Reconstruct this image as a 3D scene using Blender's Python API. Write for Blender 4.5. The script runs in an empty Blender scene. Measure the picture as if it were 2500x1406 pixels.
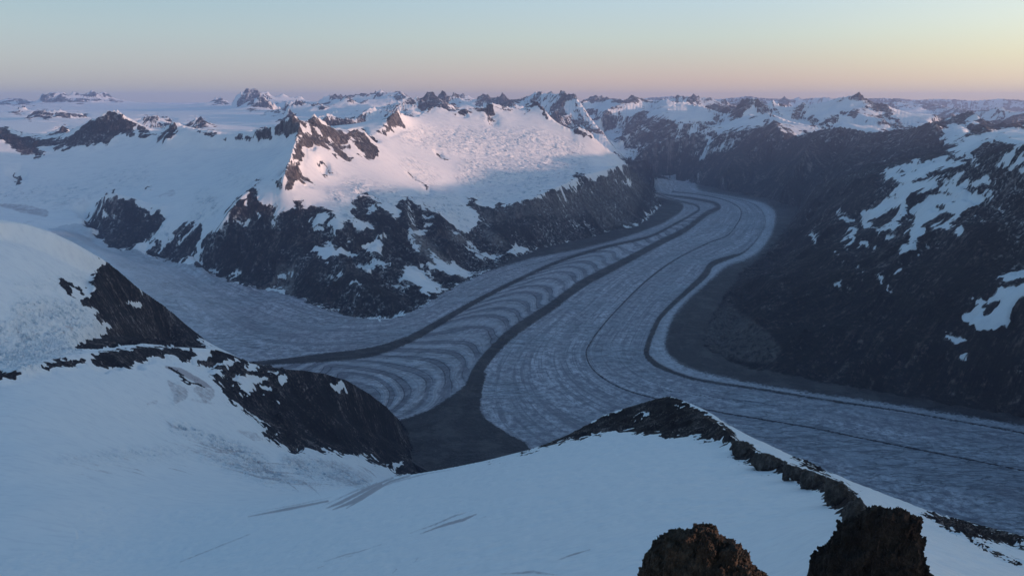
import bpy, math, random
import numpy as np

# ------------------------------------------------------------------ camera, sky, sun, exposure
C = bpy.context.scene
QUAL = 1.0                       # mesh density
CW, CH = 2500.0, 1406.0          # frame proportions the survey points below refer to
FL = 1250.0 / math.tan(math.radians(33.0))
PITCH = math.atan((703.0 - 248.0) / FL)
cam = bpy.data.cameras.new('camera')
camo = bpy.data.objects.new('camera', cam)
C.collection.objects.link(camo)
cam.sensor_fit = 'HORIZONTAL'
cam.angle = math.radians(66.0)
cam.clip_start = 1.0
cam.clip_end = 400000.0
camo.location = (0, 0, 0)
camo.rotation_euler = (math.pi / 2 - PITCH, 0, 0)
C.camera = camo

SUN_AZ = math.radians(100.0)     # clockwise from the view direction (+Y)
SUN_EL = math.radians(5.7)
w = bpy.data.worlds.new('World')
C.world = w
w.use_nodes = True
nt = w.node_tree
for n in list(nt.nodes):
    nt.nodes.remove(n)


class NB:
    """small node-building helper"""
    def __init__(s, tree):
        s.t = tree
        s.x = 0

    def n(s, typ, ins=None, **kw):
        nd = s.t.nodes.new(typ)
        for k, v in kw.items():
            setattr(nd, k, v)
        for k, v in (ins or {}).items():
            sock = nd.inputs[k]
            if isinstance(v, bpy.types.NodeSocket):
                s.t.links.new(v, sock)
            else:
                sock.default_value = v
        return nd

    def m(s, op, a, b=None, c=None, clamp=False):
        nd = s.t.nodes.new('ShaderNodeMath')
        nd.operation = op
        nd.use_clamp = clamp
        for i, v in enumerate((a, b, c)):
            if v is None:
                continue
            if isinstance(v, bpy.types.NodeSocket):
                s.t.links.new(v, nd.inputs[i])
            else:
                nd.inputs[i].default_value = v
        return nd.outputs[0]

    def mix(s, f, a, b, blend='MIX'):
        nd = s.t.nodes.new('ShaderNodeMix')
        nd.data_type = 'RGBA'
        nd.blend_type = blend
        for i, v in ((0, f), (6, a), (7, b)):
            if isinstance(v, bpy.types.NodeSocket):
                s.t.links.new(v, nd.inputs[i])
            else:
                nd.inputs[i].default_value = (*v, 1.0) if isinstance(v, tuple) and len(v) == 3 else v
        return nd.outputs[2]

    def ss(s, v, lo, hi, to0=0.0, to1=1.0):
        nd = s.t.nodes.new('ShaderNodeMapRange')
        nd.interpolation_type = 'SMOOTHSTEP'
        s.t.links.new(v, nd.inputs[0])
        for i, q in ((1, lo), (2, hi), (3, to0), (4, to1)):
            if isinstance(q, bpy.types.NodeSocket):
                s.t.links.new(q, nd.inputs[i])
            else:
                nd.inputs[i].default_value = q
        return nd.outputs[0]

    def attr(s, name):
        return s.n('ShaderNodeAttribute', attribute_name=name).outputs['Fac']

    def noise(s, vec, scale, detail=5.0, rough=0.55, lac=2.0, dist=0.0):
        return s.n('ShaderNodeTexNoise', {'Vector': vec, 'Scale': scale, 'Detail': detail, 'Roughness': rough,
                                         'Lacunarity': lac, 'Distortion': dist}).outputs['Fac']

    def mapping(s, vec, scale=(1, 1, 1), loc=(0, 0, 0), rot=(0, 0, 0)):
        return s.n('ShaderNodeMapping', {'Vector': vec, 'Scale': scale, 'Location': loc, 'Rotation': rot}).outputs[0]


def ramp(nb, fac, stops):
    r = nb.n('ShaderNodeValToRGB', {'Fac': fac})
    cr = r.color_ramp
    cr.interpolation = 'EASE' if False else 'LINEAR'
    while len(cr.elements) > 1:
        cr.elements.remove(cr.elements[-1])
    cr.elements[0].position = stops[0][0]
    cr.elements[0].color = (*stops[0][1], 1)
    for p, c in stops[1:]:
        e = cr.elements.new(p)
        e.color = (*c, 1)
    return r.outputs[0]


def lin(r, g, b):
    f = lambda v: (v / 255.0 / 12.92) if v <= 10 else ((v / 255.0 + 0.055) / 1.055) ** 2.4
    return (f(r), f(g), f(b))


nb = NB(nt)
tc = nb.n('ShaderNodeTexCoord').outputs['Generated']
sep = nb.n('ShaderNodeSeparateXYZ', {'Vector': tc})
el = nb.m('ARCSINE', sep.outputs['Z'])
elv = nb.m('MULTIPLY_ADD', el, 1.0 / (math.pi), 0.5)        # 0 nadir .. 0.5 horizon .. 1 zenith
hl = nb.m('SQRT', nb.m('ADD', nb.m('MULTIPLY', sep.outputs['X'], sep.outputs['X']),
                       nb.m('ADD', nb.m('MULTIPLY', sep.outputs['Y'], sep.outputs['Y']), 1e-6)))
sx = nb.m('DIVIDE', nb.m('ADD', nb.m('MULTIPLY', sep.outputs['X'], math.sin(SUN_AZ)),
                         nb.m('MULTIPLY', sep.outputs['Y'], math.cos(SUN_AZ))), hl)   # -1 away from the sun .. 1 towards
E0 = lambda deg: 0.5 + deg / 180.0
ZEN = (.088, .178, .345)
antisun = ramp(nb, elv, [(0.0, (.10, .12, .17)), (E0(-3), (.17, .19, .27)), (E0(0), lin(128, 134, 158)), (E0(1.2), lin(146, 146, 166)),
                         (E0(2.5), lin(158, 160, 174)), (E0(4.5), lin(158, 172, 182)), (E0(8), lin(142, 174, 190)), (E0(16), lin(116, 158, 182)),
                         (E0(35), (.105, .21, .37)), (1.0, ZEN)])
midsky = ramp(nb, elv, [(0.0, (.10, .12, .17)), (E0(-3), (.2, .18, .23)), (E0(0), lin(182, 158, 166)), (E0(1.5), lin(200, 171, 170)),
                        (E0(2.6), lin(197, 185, 178)), (E0(4.2), lin(194, 202, 196)), (E0(6.5), lin(186, 205, 214)), (E0(10), lin(164, 194, 212)),
                        (E0(18), lin(130, 172, 198)), (E0(35), (.125, .235, .39)), (1.0, ZEN)])
nearsun = ramp(nb, elv, [(0.0, (.10, .12, .17)), (E0(-3), (.27, .2, .2)), (E0(0), lin(218, 190, 166)), (E0(1.5), lin(238, 214, 178)),
                         (E0(3), lin(243, 232, 190)), (E0(5), lin(238, 241, 222)), (E0(8), lin(222, 238, 240)), (E0(12), lin(192, 222, 228)),
                         (E0(20), lin(150, 195, 214)), (E0(35), (.15, .28, .42)), (1.0, ZEN)])
f1 = nb.ss(sx, -0.75, 0.12)
f2 = nb.ss(sx, 0.0, 0.62)
skyc = nb.mix(f2, nb.mix(f1, antisun, midsky), nearsun)
# afterglow low over the place where the sun sits, well outside the frame
glow = nb.m('MULTIPLY', nb.ss(sx, .45, 1.0), nb.m('MULTIPLY', nb.ss(el, math.radians(-2), math.radians(3)), nb.ss(el, math.radians(4), math.radians(38), 1.0, 0.0)))
skyc = nb.mix(glow, skyc, (1.75, 1.42, 1.22))
nish = nb.n('ShaderNodeTexSky', sky_type='NISHITA', sun_disc=False, sun_elevation=SUN_EL,
            sun_rotation=SUN_AZ, altitude=2000.0).outputs[0]
bg1 = nb.n('ShaderNodeBackground', {'Color': skyc, 'Strength': 0.9})
bg2 = nb.n('ShaderNodeBackground', {'Color': nish, 'Strength': 0.05})
addw = nb.n('ShaderNodeAddShader', {0: bg1.outputs[0], 1: bg2.outputs[0]})
nb.n('ShaderNodeOutputWorld', {'Surface': addw.outputs[0]})

sun = bpy.data.lights.new('sun', 'SUN')
sun.energy = 4.6
sun.angle = math.radians(1.0)
sun.color = (1.0, 0.56, 0.40)
suno = bpy.data.objects.new('sun', sun)
C.collection.objects.link(suno)
# lamp shines along -Z: point -Z away from the sun direction
from mathutils import Vector
sdir = Vector((math.sin(SUN_AZ) * math.cos(SUN_EL), math.cos(SUN_AZ) * math.cos(SUN_EL), math.sin(SUN_EL)))
suno.rotation_euler = sdir.to_track_quat('Z', 'Y').to_euler()

C.view_settings.view_transform = 'Standard'
C.view_settings.look = 'None'
C.view_settings.exposure = 0.0
C.view_settings.gamma = 1.0
C.cycles.use_denoising = True
C.cycles.max_bounces = 4
C.cycles.diffuse_bounces = 2
C.cycles.glossy_bounces = 1
C.cycles.volume_bounces = 1
C.cycles.use_adaptive_sampling = True

# ------------------------------------------------------------------ survey: sight lines turned into 3-D points
cp, sp = math.cos(PITCH), math.sin(PITCH)


def sight(px, py):
    """azimuth and fall (metres down per metre out) of a sight line"""
    x = (px - 1250.0) / FL
    y = (703.0 - py) / FL
    Y = cp + sp * y
    Z = -sp + cp * y
    r = np.hypot(x, Y)
    return np.arctan2(x, Y), -Z / r


def to_px(X, Y, Z):
    """where a point of the terrain is seen from the survey station"""
    fw = Y * cp - Z * sp
    up = Y * sp + Z * cp
    fw = np.where(fw > 1.0, fw, 1.0)
    return 1250.0 + FL * X / fw, 703.0 - FL * up / fw


GZ = -1400.0                       # level of the valley glacier
OWN = ['glacier', 'massif', 'westridge', 'eastmount', 'eastsnow', 'eastfar', 'dome', 'knob', 'fore', 'icefield', 'far']
OI = {k: i for i, k in enumerate(OWN)}
LINES = []                         # (landform, az[], lnr[], z[], is_crest)
FORMS = [(k, None) for k in OWN]   # landforms: (kind of ground, label); the first ones are the unnamed remainder of each kind
ROCKPOLY = []                      # outlines of the bare rock of the peaks in the ice field


def form(owner, label):
    if label is None:
        return OI[owner]
    FORMS.append((owner, label))
    return len(FORMS) - 1



def line(owner, pts, d=None, z=None, crest=False, label=None):
    """pts: (px,py) with common d / z, or (px,py,d) with own distance"""
    P = []
    for p in pts:
        if len(p) == 3:
            P.append((p[0], p[1], p[2]))
        elif d is not None:
            P.append((p[0], p[1], d))
        else:
            a, t = sight(p[0], p[1])
            P.append((p[0], p[1], -z / max(t, 1e-4)))
    A = []
    for (x0, y0, d0), (x1, y1, d1) in zip(P[:-1], P[1:]):
        n = max(2, int(max(abs(x1 - x0), abs(y1 - y0), abs(math.log(d1 / d0)) * 1200) / 1.2))
        f = np.linspace(0, 1, n, endpoint=False)
        A.append(np.stack([x0 + (x1 - x0) * f, y0 + (y1 - y0) * f, np.exp(np.log(d0) + np.log(d1 / d0) * f)], 1))
    A.append(np.array([P[-1]], float))
    A = np.concatenate(A)
    az, t = sight(A[:, 0], A[:, 1])
    zz = -t * A[:, 2]
    if z is not None and d is None and len(pts[0]) == 2:
        zz = np.full_like(zz, z)
    if crest and P[0][2] > 8000 and not (owner == 'eastmount'):                         # broken skyline: small teeth between the surveyed summits
        q = np.arange(len(az)) * 1.2
        tooth = sum(a_ * (1 - np.abs(((q * f_ + p_) % 1.0) * 2 - 1)) ** 1.4 for a_, f_, p_ in ((2.6, .083, P[0][0]), (1.8, .19, P[0][1] * .37), (1.2, .37, P[-1][0] * .11)))
        zz = zz + (tooth - 1.25) * A[:, 2] / FL * (1.8 if P[0][2] > 11500 else 1.3) * (.5 if P[0][2] > 30000 else 1)
    LINES.append((form(owner, label) if not isinstance(owner, int) else owner, az, np.log(A[:, 2]), zz, crest))
    return LINES[-1][0]


def plan(owner, a0, a1, d0, d1, z0, z1):
    """a buried / hidden guide line: azimuth range in degrees, distance and level"""
    n = 500
    f = np.linspace(0, 1, n)
    LINES.append((OI[owner] if not isinstance(owner, int) else owner, np.radians(a0 + (a1 - a0) * f), np.log(d0 + (d1 - d0) * f), z0 + (z1 - z0) * f, False))


def K(*v):
    """flat number list -> triples (px, py, distance in km)"""
    return [(v[i], v[i + 1], v[i + 2] * 1000.0) for i in range(0, len(v), 3)]


def XY(*v):
    return [(v[i], v[i + 1]) for i in range(0, len(v), 2)]


def smooth(pts, n=6):
    """curve through surveyed points"""
    P = np.array([pts[0]] + list(pts) + [pts[-1]], float)
    o = []
    for i in range(1, len(P) - 2):
        for t in np.linspace(0, 1, n, endpoint=False):
            a, b, c, d = P[i - 1], P[i], P[i + 1], P[i + 2]
            o.append(tuple(.5 * (2 * b + (c - a) * t + (2 * a - 5 * b + 4 * c - d) * t * t + (3 * b - a - 3 * c + d) * t ** 3)))
    o.append(tuple(P[-2]))
    return o


# --- near snow slope and its ridge
plan('fore', -46, 46, 60, 60, -125, -125)
line('fore', K(0, 1406, .95, 300, 1406, 1.0, 600, 1406, .75, 900, 1406, .56, 1250, 1406, .43, 1600, 1406, .39, 1900, 1406, .31, 2000, 1385, .29))
line('fore', K(300, 1300, 1.25, 600, 1300, .97, 900, 1300, .76, 1250, 1300, .58, 1500, 1300, .49, 1700, 1300, .46, 1900, 1300, .41, 2010, 1300, .38))
line('fore', K(1000, 1200, .98, 1250, 1200, .75, 1500, 1200, .66, 1700, 1200, .6, 1850, 1200, .58, 1940, 1200, .57))
line('fore', K(1250, 1150, .9, 1500, 1120, .85, 1700, 1110, .8))
line('fore', K(800, 1210, 1.55, 870, 1188, 1.42, 960, 1165, 1.3, 1080, 1145, 1.25, 1180, 1125, 1.2, 1300, 1095, 1.15, 1380, 1064, 1.13), crest=True)
line('fore', K(1380, 1064, 1.13, 1480, 1010, 1.15, 1560, 985, 1.15, 1600, 973, 1.14, 1640, 966, 1.12, 1690, 985, 1.08, 1740, 1010, 1.02, 1760, 1027, 1.0,
               1830, 1065, .95, 1900, 1100, .88, 2000, 1150, .78, 2100, 1205, .68, 2250, 1282, .55, 2400, 1352, .46, 2500, 1397, .42, 2640, 1460, .37), crest=True)
line('fore', K(1400, 1072, 1.06, 1500, 1056, 1.0, 1600, 1060, .95, 1700, 1070, .9, 1790, 1090, .84))
line('fore', K(1690, 1000, 1.0, 1760, 1040, .9, 1800, 1078, .82, 1880, 1118, .74, 1960, 1155, .64, 2010, 1176, .58, 2060, 1205, .5, 2090, 1235, .42, 2120, 1290, .3, 2150, 1350, .2), crest=True)
line('fore', K(1800, 1112, .8, 1880, 1150, .7, 1960, 1192, .6, 2020, 1228, .5, 2050, 1300, .36))
line('fore', K(1925, 1107, 1.15, 1970, 1122, 1.13, 2030, 1156, 1.1))
line('fore', K(2255, 1256, 1.0, 2330, 1263, 1.0, 2400, 1282, .98, 2500, 1308, .95, 2640, 1345, .9), crest=True)
line('fore', K(2330, 1300, .8, 2420, 1322, .8, 2500, 1345, .78, 2640, 1390, .74))
plan('fore', 9, 46, 1300, 1250, -700, -760)
plan('fore', 7, 46, 1900, 1900, -1290, -1290)
# --- snow bowl and rock knob in front of it
line('knob', K(-250, 1000, 2.0, -120, 950, 2.0, 0, 915, 2.0, 60, 896, 2.05, 130, 877, 2.15, 200, 862, 2.2, 300, 853, 2.3, 430, 847, 2.45, 520, 850, 2.5, 560, 865, 2.5, 610, 884, 2.53, 660, 898, 2.55,
               740, 904, 2.6, 800, 914, 2.65, 850, 930, 2.7, 900, 960, 2.8, 940, 990, 2.92, 975, 1025, 3.1), crest=True)
line('knob', K(-200, 1100, 1.7, 0, 1000, 1.75, 200, 960, 1.95, 400, 920, 2.2, 500, 910, 2.32))
line('knob', K(0, 1100, 1.5, 200, 1080, 1.65, 400, 1050, 1.95, 500, 1050, 2.05))
line('knob', K(0, 1250, 1.2, 200, 1200, 1.35, 400, 1150, 1.65, 600, 1150, 1.85, 700, 1160, 1.95))
line('knob', K(500, 1230, 1.4, 650, 1205, 1.45, 790, 1215, 1.53))
line('knob', K(545, 950, 2.3, 590, 1005, 2.25, 640, 1050, 2.2, 720, 1102, 2.25, 800, 1103, 2.32, 870, 1115, 2.4, 980, 1148, 2.62))
line('knob', K(700, 1150, 2.0, 850, 1155, 2.2, 950, 1162, 2.5))
line('knob', K(700, 990, 2.45, 800, 1010, 2.52, 900, 1050, 2.7, 985, 1085, 3.0))
plan('glacier', -6, 6, 2750, 2750, GZ, GZ)
plan('glacier', -17, -8.6, 3750, 3260, GZ, GZ)
line('glacier', XY(640, 893, 700, 892, 800, 907, 850, 922, 900, 951, 940, 981, 975, 1016, 986, 1029), z=GZ)
line('knob', XY(980, 1031, 998, 1070, 1008, 1110, 1008, 1150), z=GZ + 6)
# --- left snow dome
line('dome', K(-250, 545, 2.7, -120, 532, 2.8, 0, 533, 2.9, 60, 542, 2.9, 120, 562, 2.9, 180, 590, 2.92, 240, 625, 2.95, 290, 662, 3.0, 330, 697, 3.03, 370, 727, 3.08, 400, 746, 3.12,
               440, 780, 3.22, 470, 810, 3.32, 492, 842, 3.42), crest=True)
line('dome', K(-200, 700, 2.4, 0, 690, 2.5, 120, 700, 2.6, 210, 735, 2.68, 235, 660, 2.8))
line('dome', K(-200, 880, 2.3, 0, 872, 2.28, 120, 850, 2.38, 200, 842, 2.42, 262, 818, 2.62, 330, 822, 2.8, 420, 832, 3.1))
line('dome', K(-200, 790, 2.33, 0, 780, 2.36, 130, 780, 2.46, 230, 780, 2.62))
# --- great massif across the glacier
TOE = XY(1614, 502, 1560, 550, 1500, 562, 1440, 580, 1380, 594, 1300, 614, 1200, 657, 1100, 707, 1030, 747, 960, 776, 880, 777, 800, 758, 720, 724, 640, 707)
TOE = smooth(TOE, 4)
line('massif', TOE, z=GZ)
TOEW = K(640, 707, 6.16, 560, 690, 6.45, 480, 650, 7.0, 430, 642, 7.15, 370, 627, 7.35, 330, 612, 7.55, 270, 606, 7.6, 225, 572, 8.1, 205, 545, 8.6)
line('westridge', TOEW)
line('massif', K(905, 335, 8.9, 930, 315, 9.2, 945, 298, 9.4, 958, 280, 9.6, 970, 268, 9.7, 985, 280, 9.8, 1000, 286, 10.2, 1018, 288, 10.5, 1035, 277, 10.8, 1047, 261, 11., 1080, 263, 11., 1097, 275, 11.,
                 1115, 273, 11., 1130, 268, 11.1, 1145, 270, 11.1, 1160, 266, 11.1, 1176, 262, 11.2, 1182, 266, 11.2, 1196, 253, 11.2, 1240, 262, 11.3, 1270, 272, 11.3, 1285, 257, 11.4, 1303, 247, 11.4,
                 1318, 257, 11.3, 1333, 273, 11.2, 1341, 292, 11.1, 1380, 312, 11., 1398, 320, 11., 1412, 311, 11., 1440, 322, 11., 1447, 333, 11., 1470, 355, 11., 1510, 385, 11., 1545, 420, 11.,
                 1575, 450, 11., 1597, 477, 11.1, 1614, 500, 11.15), crest=True)
line('massif', K(950, 340, 9.1, 1020, 325, 9.9, 1100, 328, 10.3, 1200, 330, 10.6, 1300, 324, 10.8, 1400, 347, 10.9))
line('massif', K(1000, 400, 8.6, 1100, 402, 9.2, 1200, 402, 9.75, 1300, 402, 10.1, 1400, 388, 10.6, 1480, 388, 10.9))
line('massif', K(960, 450, 7.9, 1050, 455, 8.45, 1150, 460, 8.85, 1250, 455, 9.05, 1350, 430, 9.5, 1430, 415, 10.05))
CLF = K(1085, 545, 7.2, 1110, 562, 7.2, 1150, 555, 7.45, 1165, 540, 7.6, 1142, 488, 8.05, 1180, 504, 8.0, 1240, 499, 8.0, 1300, 482, 8.1, 1350, 460, 8.5, 1385, 445, 8.9, 1420, 428, 9.3, 1480, 412, 9.8, 1530, 398, 10.3)
line('massif', CLF, crest=True)
line('massif', K(1210, 570, 7.35, 1300, 545, 7.72, 1400, 515, 8.6, 1480, 490, 9.3, 1540, 470, 10.0))
line('massif', K(855, 512, 6.95, 868, 490, 7.1, 880, 474, 7.2, 900, 474, 7.25, 930, 502, 7.1, 955, 524, 6.95), crest=True)
line('massif', K(972, 505, 7.2, 985, 482, 7.35, 1000, 479, 7.4, 1030, 500, 7.35, 1060, 510, 7.35, 1085, 535, 7.2), crest=True)
line('massif', K(900, 600, 6.2, 960, 640, 6.0, 1020, 690, 5.85))
line('massif', K(1040, 600, 6.65, 1080, 640, 6.4, 1130, 665, 6.35))
line('massif', K(820, 620, 6.05, 880, 690, 5.6, 960, 720, 5.5))
line('massif', K(720, 600, 6.45, 780, 660, 6.0))
line('massif', K(645, 515, 6.95, 690, 512, 6.9, 740, 505, 6.9, 775, 498, 6.95, 810, 518, 6.75, 825, 536, 6.65), crest=True)
line('massif', K(640, 440, 7.3, 590, 480, 7.1, 560, 515, 7.0, 535, 555, 6.95, 505, 590, 7.0, 488, 630, 7.02), crest=True)
line('massif', K(720, 282, 8.2, 715, 281, 8.2, 690, 297, 8.35, 671, 312, 8.4), crest=True)
line('massif', K(720, 283, 8.2, 733, 297, 8.2, 745, 298, 8.25, 758, 290, 8.3, 765, 277, 8.3, 772, 287, 8.3, 786, 293, 8.35, 800, 310, 8.4, 825, 321, 8.5, 842, 326, 8.5, 862, 319, 8.6, 882, 315, 8.65, 893, 326, 8.6,
                 905, 342, 8.6, 917, 370, 8.45, 920, 393, 8.3), crest=True)
line('massif', K(733, 298, 8.15, 727, 325, 7.9, 715, 365, 7.55, 703, 405, 7.2, 690, 440, 7.05), crest=True)
line('massif', K(790, 370, 8.0, 840, 400, 8.0, 900, 410, 8.1))
line('massif', K(700, 460, 7.3, 760, 455, 7.4, 850, 455, 7.6))
# --- western ridge with its snow basin
line('westridge', K(-250, 300, 11.2, -120, 318, 11.2, 0, 313, 11.1, 20, 310, 11.1, 30, 321, 11., 75, 331, 10.9, 110, 336, 10.8, 165, 326, 10.6, 185, 314, 10.4, 210, 303, 10.3, 220, 295, 10.3, 240, 289, 10.2, 260, 274, 10.2,
                    275, 272, 10.2, 288, 271, 10.2, 296, 281, 10.1, 310, 290, 10.1, 330, 304, 10., 355, 313, 9.9, 372, 324, 9.8, 388, 333, 9.7, 400, 318, 9.6, 412, 306, 9.6, 425, 298, 9.5, 438, 303, 9.5, 450, 313, 9.4,
                    475, 316, 9.3, 515, 320, 9.1, 545, 330, 9.0, 570, 330, 8.9, 600, 326, 8.8, 630, 316, 8.6, 660, 311, 8.5, 672, 310, 8.45), crest=True)
line('westridge', K(-250, 350, 10.5, 0, 352, 10.5, 80, 382, 10.2, 100, 372, 10.2, 170, 358, 10.1, 260, 350, 9.8, 330, 322, 9.8, 392, 344, 9.3, 450, 322, 9.2, 520, 340, 8.95, 600, 350, 8.7, 690, 335, 8.3))
line('westridge', K(-200, 430, 10.1, 0, 430, 10.1, 200, 420, 9.7, 350, 402, 9.2, 500, 402, 8.9, 620, 400, 8.5, 690, 400, 8.0))
line('westridge', K(-200, 480, 9.5, 0, 478, 9.5, 120, 480, 9.3, 215, 470, 8.9, 300, 440, 8.8))
line('westridge', K(-200, 525, 8.8, 60, 522, 8.8, 120, 530, 8.75, 205, 540, 8.65))
line('westridge', K(400, 480, 7.95, 450, 480, 7.85, 560, 462, 7.5, 630, 432, 7.45))
line('westridge', K(208, 530, 8.75, 235, 505, 8.5, 255, 478, 8.2, 280, 472, 8.15, 330, 490, 8.0, 360, 515, 7.85, 397, 506, 7.8), crest=True)
line('westridge', K(357, 615, 7.4, 390, 575, 7.5, 430, 566, 7.45, 455, 545, 7.45, 490, 541, 7.35, 493, 570, 7.2, 478, 610, 7.1), crest=True)
line('westridge', K(300, 540, 7.95, 350, 560, 7.7))
# --- eastern mountain
TOEE = XY(1953, 507, 1930, 545, 1890, 597, 1840, 642, 1800, 682, 1750, 762, 1718, 832, 1760, 872, 1850, 902, 2000, 932, 2200, 967, 2400, 1002, 2700, 1050)
TOEE = smooth(TOEE, 4)
line('eastmount', TOEE, z=GZ)
line('eastmount', K(1953, 497, 10.3, 1996, 453, 9.6, 2050, 432, 9.1, 2104, 417, 8.6, 2161, 401, 8.2, 2230, 387, 7.9, 2300, 376, 7.7, 2345, 372, 7.6, 2367, 355, 7.6, 2400, 341, 7.6, 2415, 335, 7.6, 2428, 338, 7.55,
                    2460, 336, 7.5, 2500, 345, 7.3, 2640, 350, 7.0), crest=True)
line('eastmount', K(2150, 455, 7.3, 2250, 422, 7.05, 2350, 392, 6.9))
line('eastmount', K(2000, 510, 8.2, 2050, 490, 7.9, 2120, 468, 7.5))
line('eastmount', K(2700, 310, 5.2, 2600, 325, 5.4, 2500, 345, 5.65, 2482, 353, 5.7, 2440, 368, 5.85, 2381, 384, 6.0, 2330, 408, 6.15, 2277, 432, 6.3, 2200, 455, 6.6, 2100, 500, 6.85, 2040, 530, 7.05, 1990, 562, 7.25, 1930, 600, 7.5), crest=True)
line('eastmount', K(1900, 680, 5.9, 1960, 640, 6.05, 2000, 605, 6.2, 2100, 560, 6.2, 2200, 545, 5.8, 2300, 545, 5.5, 2400, 545, 5.2, 2640, 520, 4.8))
line('eastmount', K(1860, 740, 5.25, 1950, 690, 5.4, 2050, 660, 5.35, 2200, 650, 5.12, 2300, 655, 4.95, 2400, 690, 4.72, 2640, 660, 4.4))
line('eastmount', K(1800, 830, 4.75, 2000, 790, 4.7, 2200, 800, 4.58, 2400, 850, 4.38, 2640, 880, 4.15))
line('eastsnow', K(2270, 303, 12.9, 2300, 298, 12.8, 2340, 283, 12.7, 2367, 273, 12.6, 2385, 283, 12.5, 2405, 300, 12.4, 2440, 311, 12.2, 2500, 303, 12., 2640, 295, 11.8), crest=True)
line('eastsnow', K(2330, 385, 8.4, 2345, 345, 9.2, 2375, 318, 9.8, 2395, 310, 9.9, 2410, 318, 9.6), crest=True)
line('eastsnow', K(2420, 330, 8.1, 2500, 325, 8.0, 2640, 320, 7.9))
line('eastfar', K(1690, 434, 14.3, 1740, 402, 14.4, 1800, 372, 14.3, 1850, 354, 14.2, 1900, 347, 14., 1950, 335, 13.7, 2000, 321, 13.4, 2045, 313, 13.0, 2060, 314, 12.9, 2090, 318, 12.7, 2112, 328, 12.6,
                 2150, 326, 12.2, 2200, 322, 11.8, 2240, 312, 11.4, 2270, 304, 11., 2285, 302, 10.8), crest=True)
line('eastfar', K(2000, 322, 13.3, 1965, 372, 12.1, 1935, 425, 11.5, 1910, 470, 11.3), crest=True)
line('eastfar', K(1800, 372, 14.2, 1782, 405, 13.35, 1760, 440, 13.0), crest=True)
line('eastfar', K(2112, 329, 12.5, 2090, 365, 11.3, 2055, 400, 10.7), crest=True)
line('eastfar', K(1885, 365, 14.2, 1880, 400, 13.8, 1862, 445, 13.1))
line('eastfar', K(2062, 332, 13.1, 2050, 375, 12.6, 2015, 420, 12.0))
line('eastfar', XY(1590, 437, 1650, 438, 1700, 447, 1780, 468, 1850, 482, 1953, 497), z=GZ)
line('eastfar', K(2130, 380, 11.2, 2200, 362, 10.6))
# --- far ranges, right half
line('far', K(1750, 308, 16.5, 1770, 290, 16.8, 1800, 262, 17., 1812, 247, 17., 1830, 242, 17., 1845, 241, 17., 1856, 246, 17., 1866, 256, 17., 1876, 257, 17., 1887, 246, 17., 1894, 251, 17., 1905, 264, 17., 1940, 264, 17.,
              1950, 259, 17., 1960, 251, 17., 1975, 262, 17., 1986, 254, 17., 2000, 255, 17., 2030, 246, 17., 2050, 240, 17., 2070, 238, 17., 2086, 233, 17., 2097, 226, 17., 2110, 244, 17., 2122, 247, 17., 2135, 258, 17.,
              2150, 255, 17., 2168, 258, 17., 2180, 280, 16.5, 2195, 303, 16., 2215, 318, 15.5), crest=True, label='great pyramid peak with bright snowfields under it')
line('far', K(1760, 325, 15.2, 1800, 318, 15.2, 1850, 312, 15., 1880, 308, 14.8, 1890, 291, 15., 1900, 310, 14.6, 1915, 335, 14.))
line('far', K(1869, 277, 16., 1885, 283, 15.9, 1915, 295, 15.7, 1955, 306, 15.4, 1996, 319, 15.), crest=True, label='dark snow-edged prow in front of the pyramid peak')
line('far', K(2050, 290, 16.2, 2080, 267, 16.4, 2095, 275, 16.2, 2120, 283, 16., 2160, 288, 15.8))
line('far', K(2000, 325, 14.5, 2100, 330, 14.3, 2200, 325, 14.))
line('far', K(1600, 292, 16.8, 1625, 275, 17., 1640, 262, 17.2, 1663, 250, 17.5, 1690, 258, 17.4, 1725, 265, 17.2, 1752, 280, 17.), crest=True, label='short snow crest running down from the dark prow')
line('far', K(1640, 300, 16.2, 1700, 300, 16.2, 1750, 310, 16.))
line('far', K(1545, 400, 14.8, 1570, 370, 15., 1590, 355, 15.2, 1650, 340, 15.3, 1720, 318, 15.6, 1750, 310, 15.8), crest=True, label='low rounded summit with a pink-lit snow cap')
line('far', K(1494, 365, 15.6, 1520, 335, 16., 1545, 315, 16.3, 1600, 296, 16.8), crest=True, label='dark wooded spur falling to the far glacier bend')
line('far', K(1455, 312, 18., 1470, 285, 18.4, 1485, 267, 18.6, 1510, 258, 19., 1530, 245, 19.5, 1545, 235, 20., 1554, 242, 20., 1575, 247, 20., 1600, 250, 20., 1618, 243, 19.8, 1636, 246, 19.6), crest=True, label='long dark spur on the right side of the far valley')
line('far', K(1636, 246, 22., 1657, 234, 22., 1668, 240, 22., 1682, 239, 22., 1696, 232, 22., 1710, 241, 22., 1735, 241, 22., 1756, 250, 22., 1770, 243, 22., 1785, 263, 22.), crest=True, label='snow-streaked mountain with a dark prow over the far valley')
line('far', K(1425, 250, 22., 1440, 240, 22., 1452, 235, 22., 1472, 238, 22., 1495, 246, 22., 1515, 246, 21.), crest=True, label='far grey ridge behind the pink-lit cap')
line('far', K(1455, 305, 19.5, 1470, 322, 18.5, 1500, 345, 16.8, 1520, 375, 15.2, 1560, 432, 14.6))
line('far', K(1371, 220, 16.5, 1385, 234, 16.3, 1403, 232, 16.2, 1418, 255, 16., 1440, 290, 15.5, 1465, 320, 15., 1485, 347, 14.5, 1510, 385, 13.8, 1540, 420, 13.2), crest=True, label='distant saw-edged ridge left of the far valley')
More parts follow.
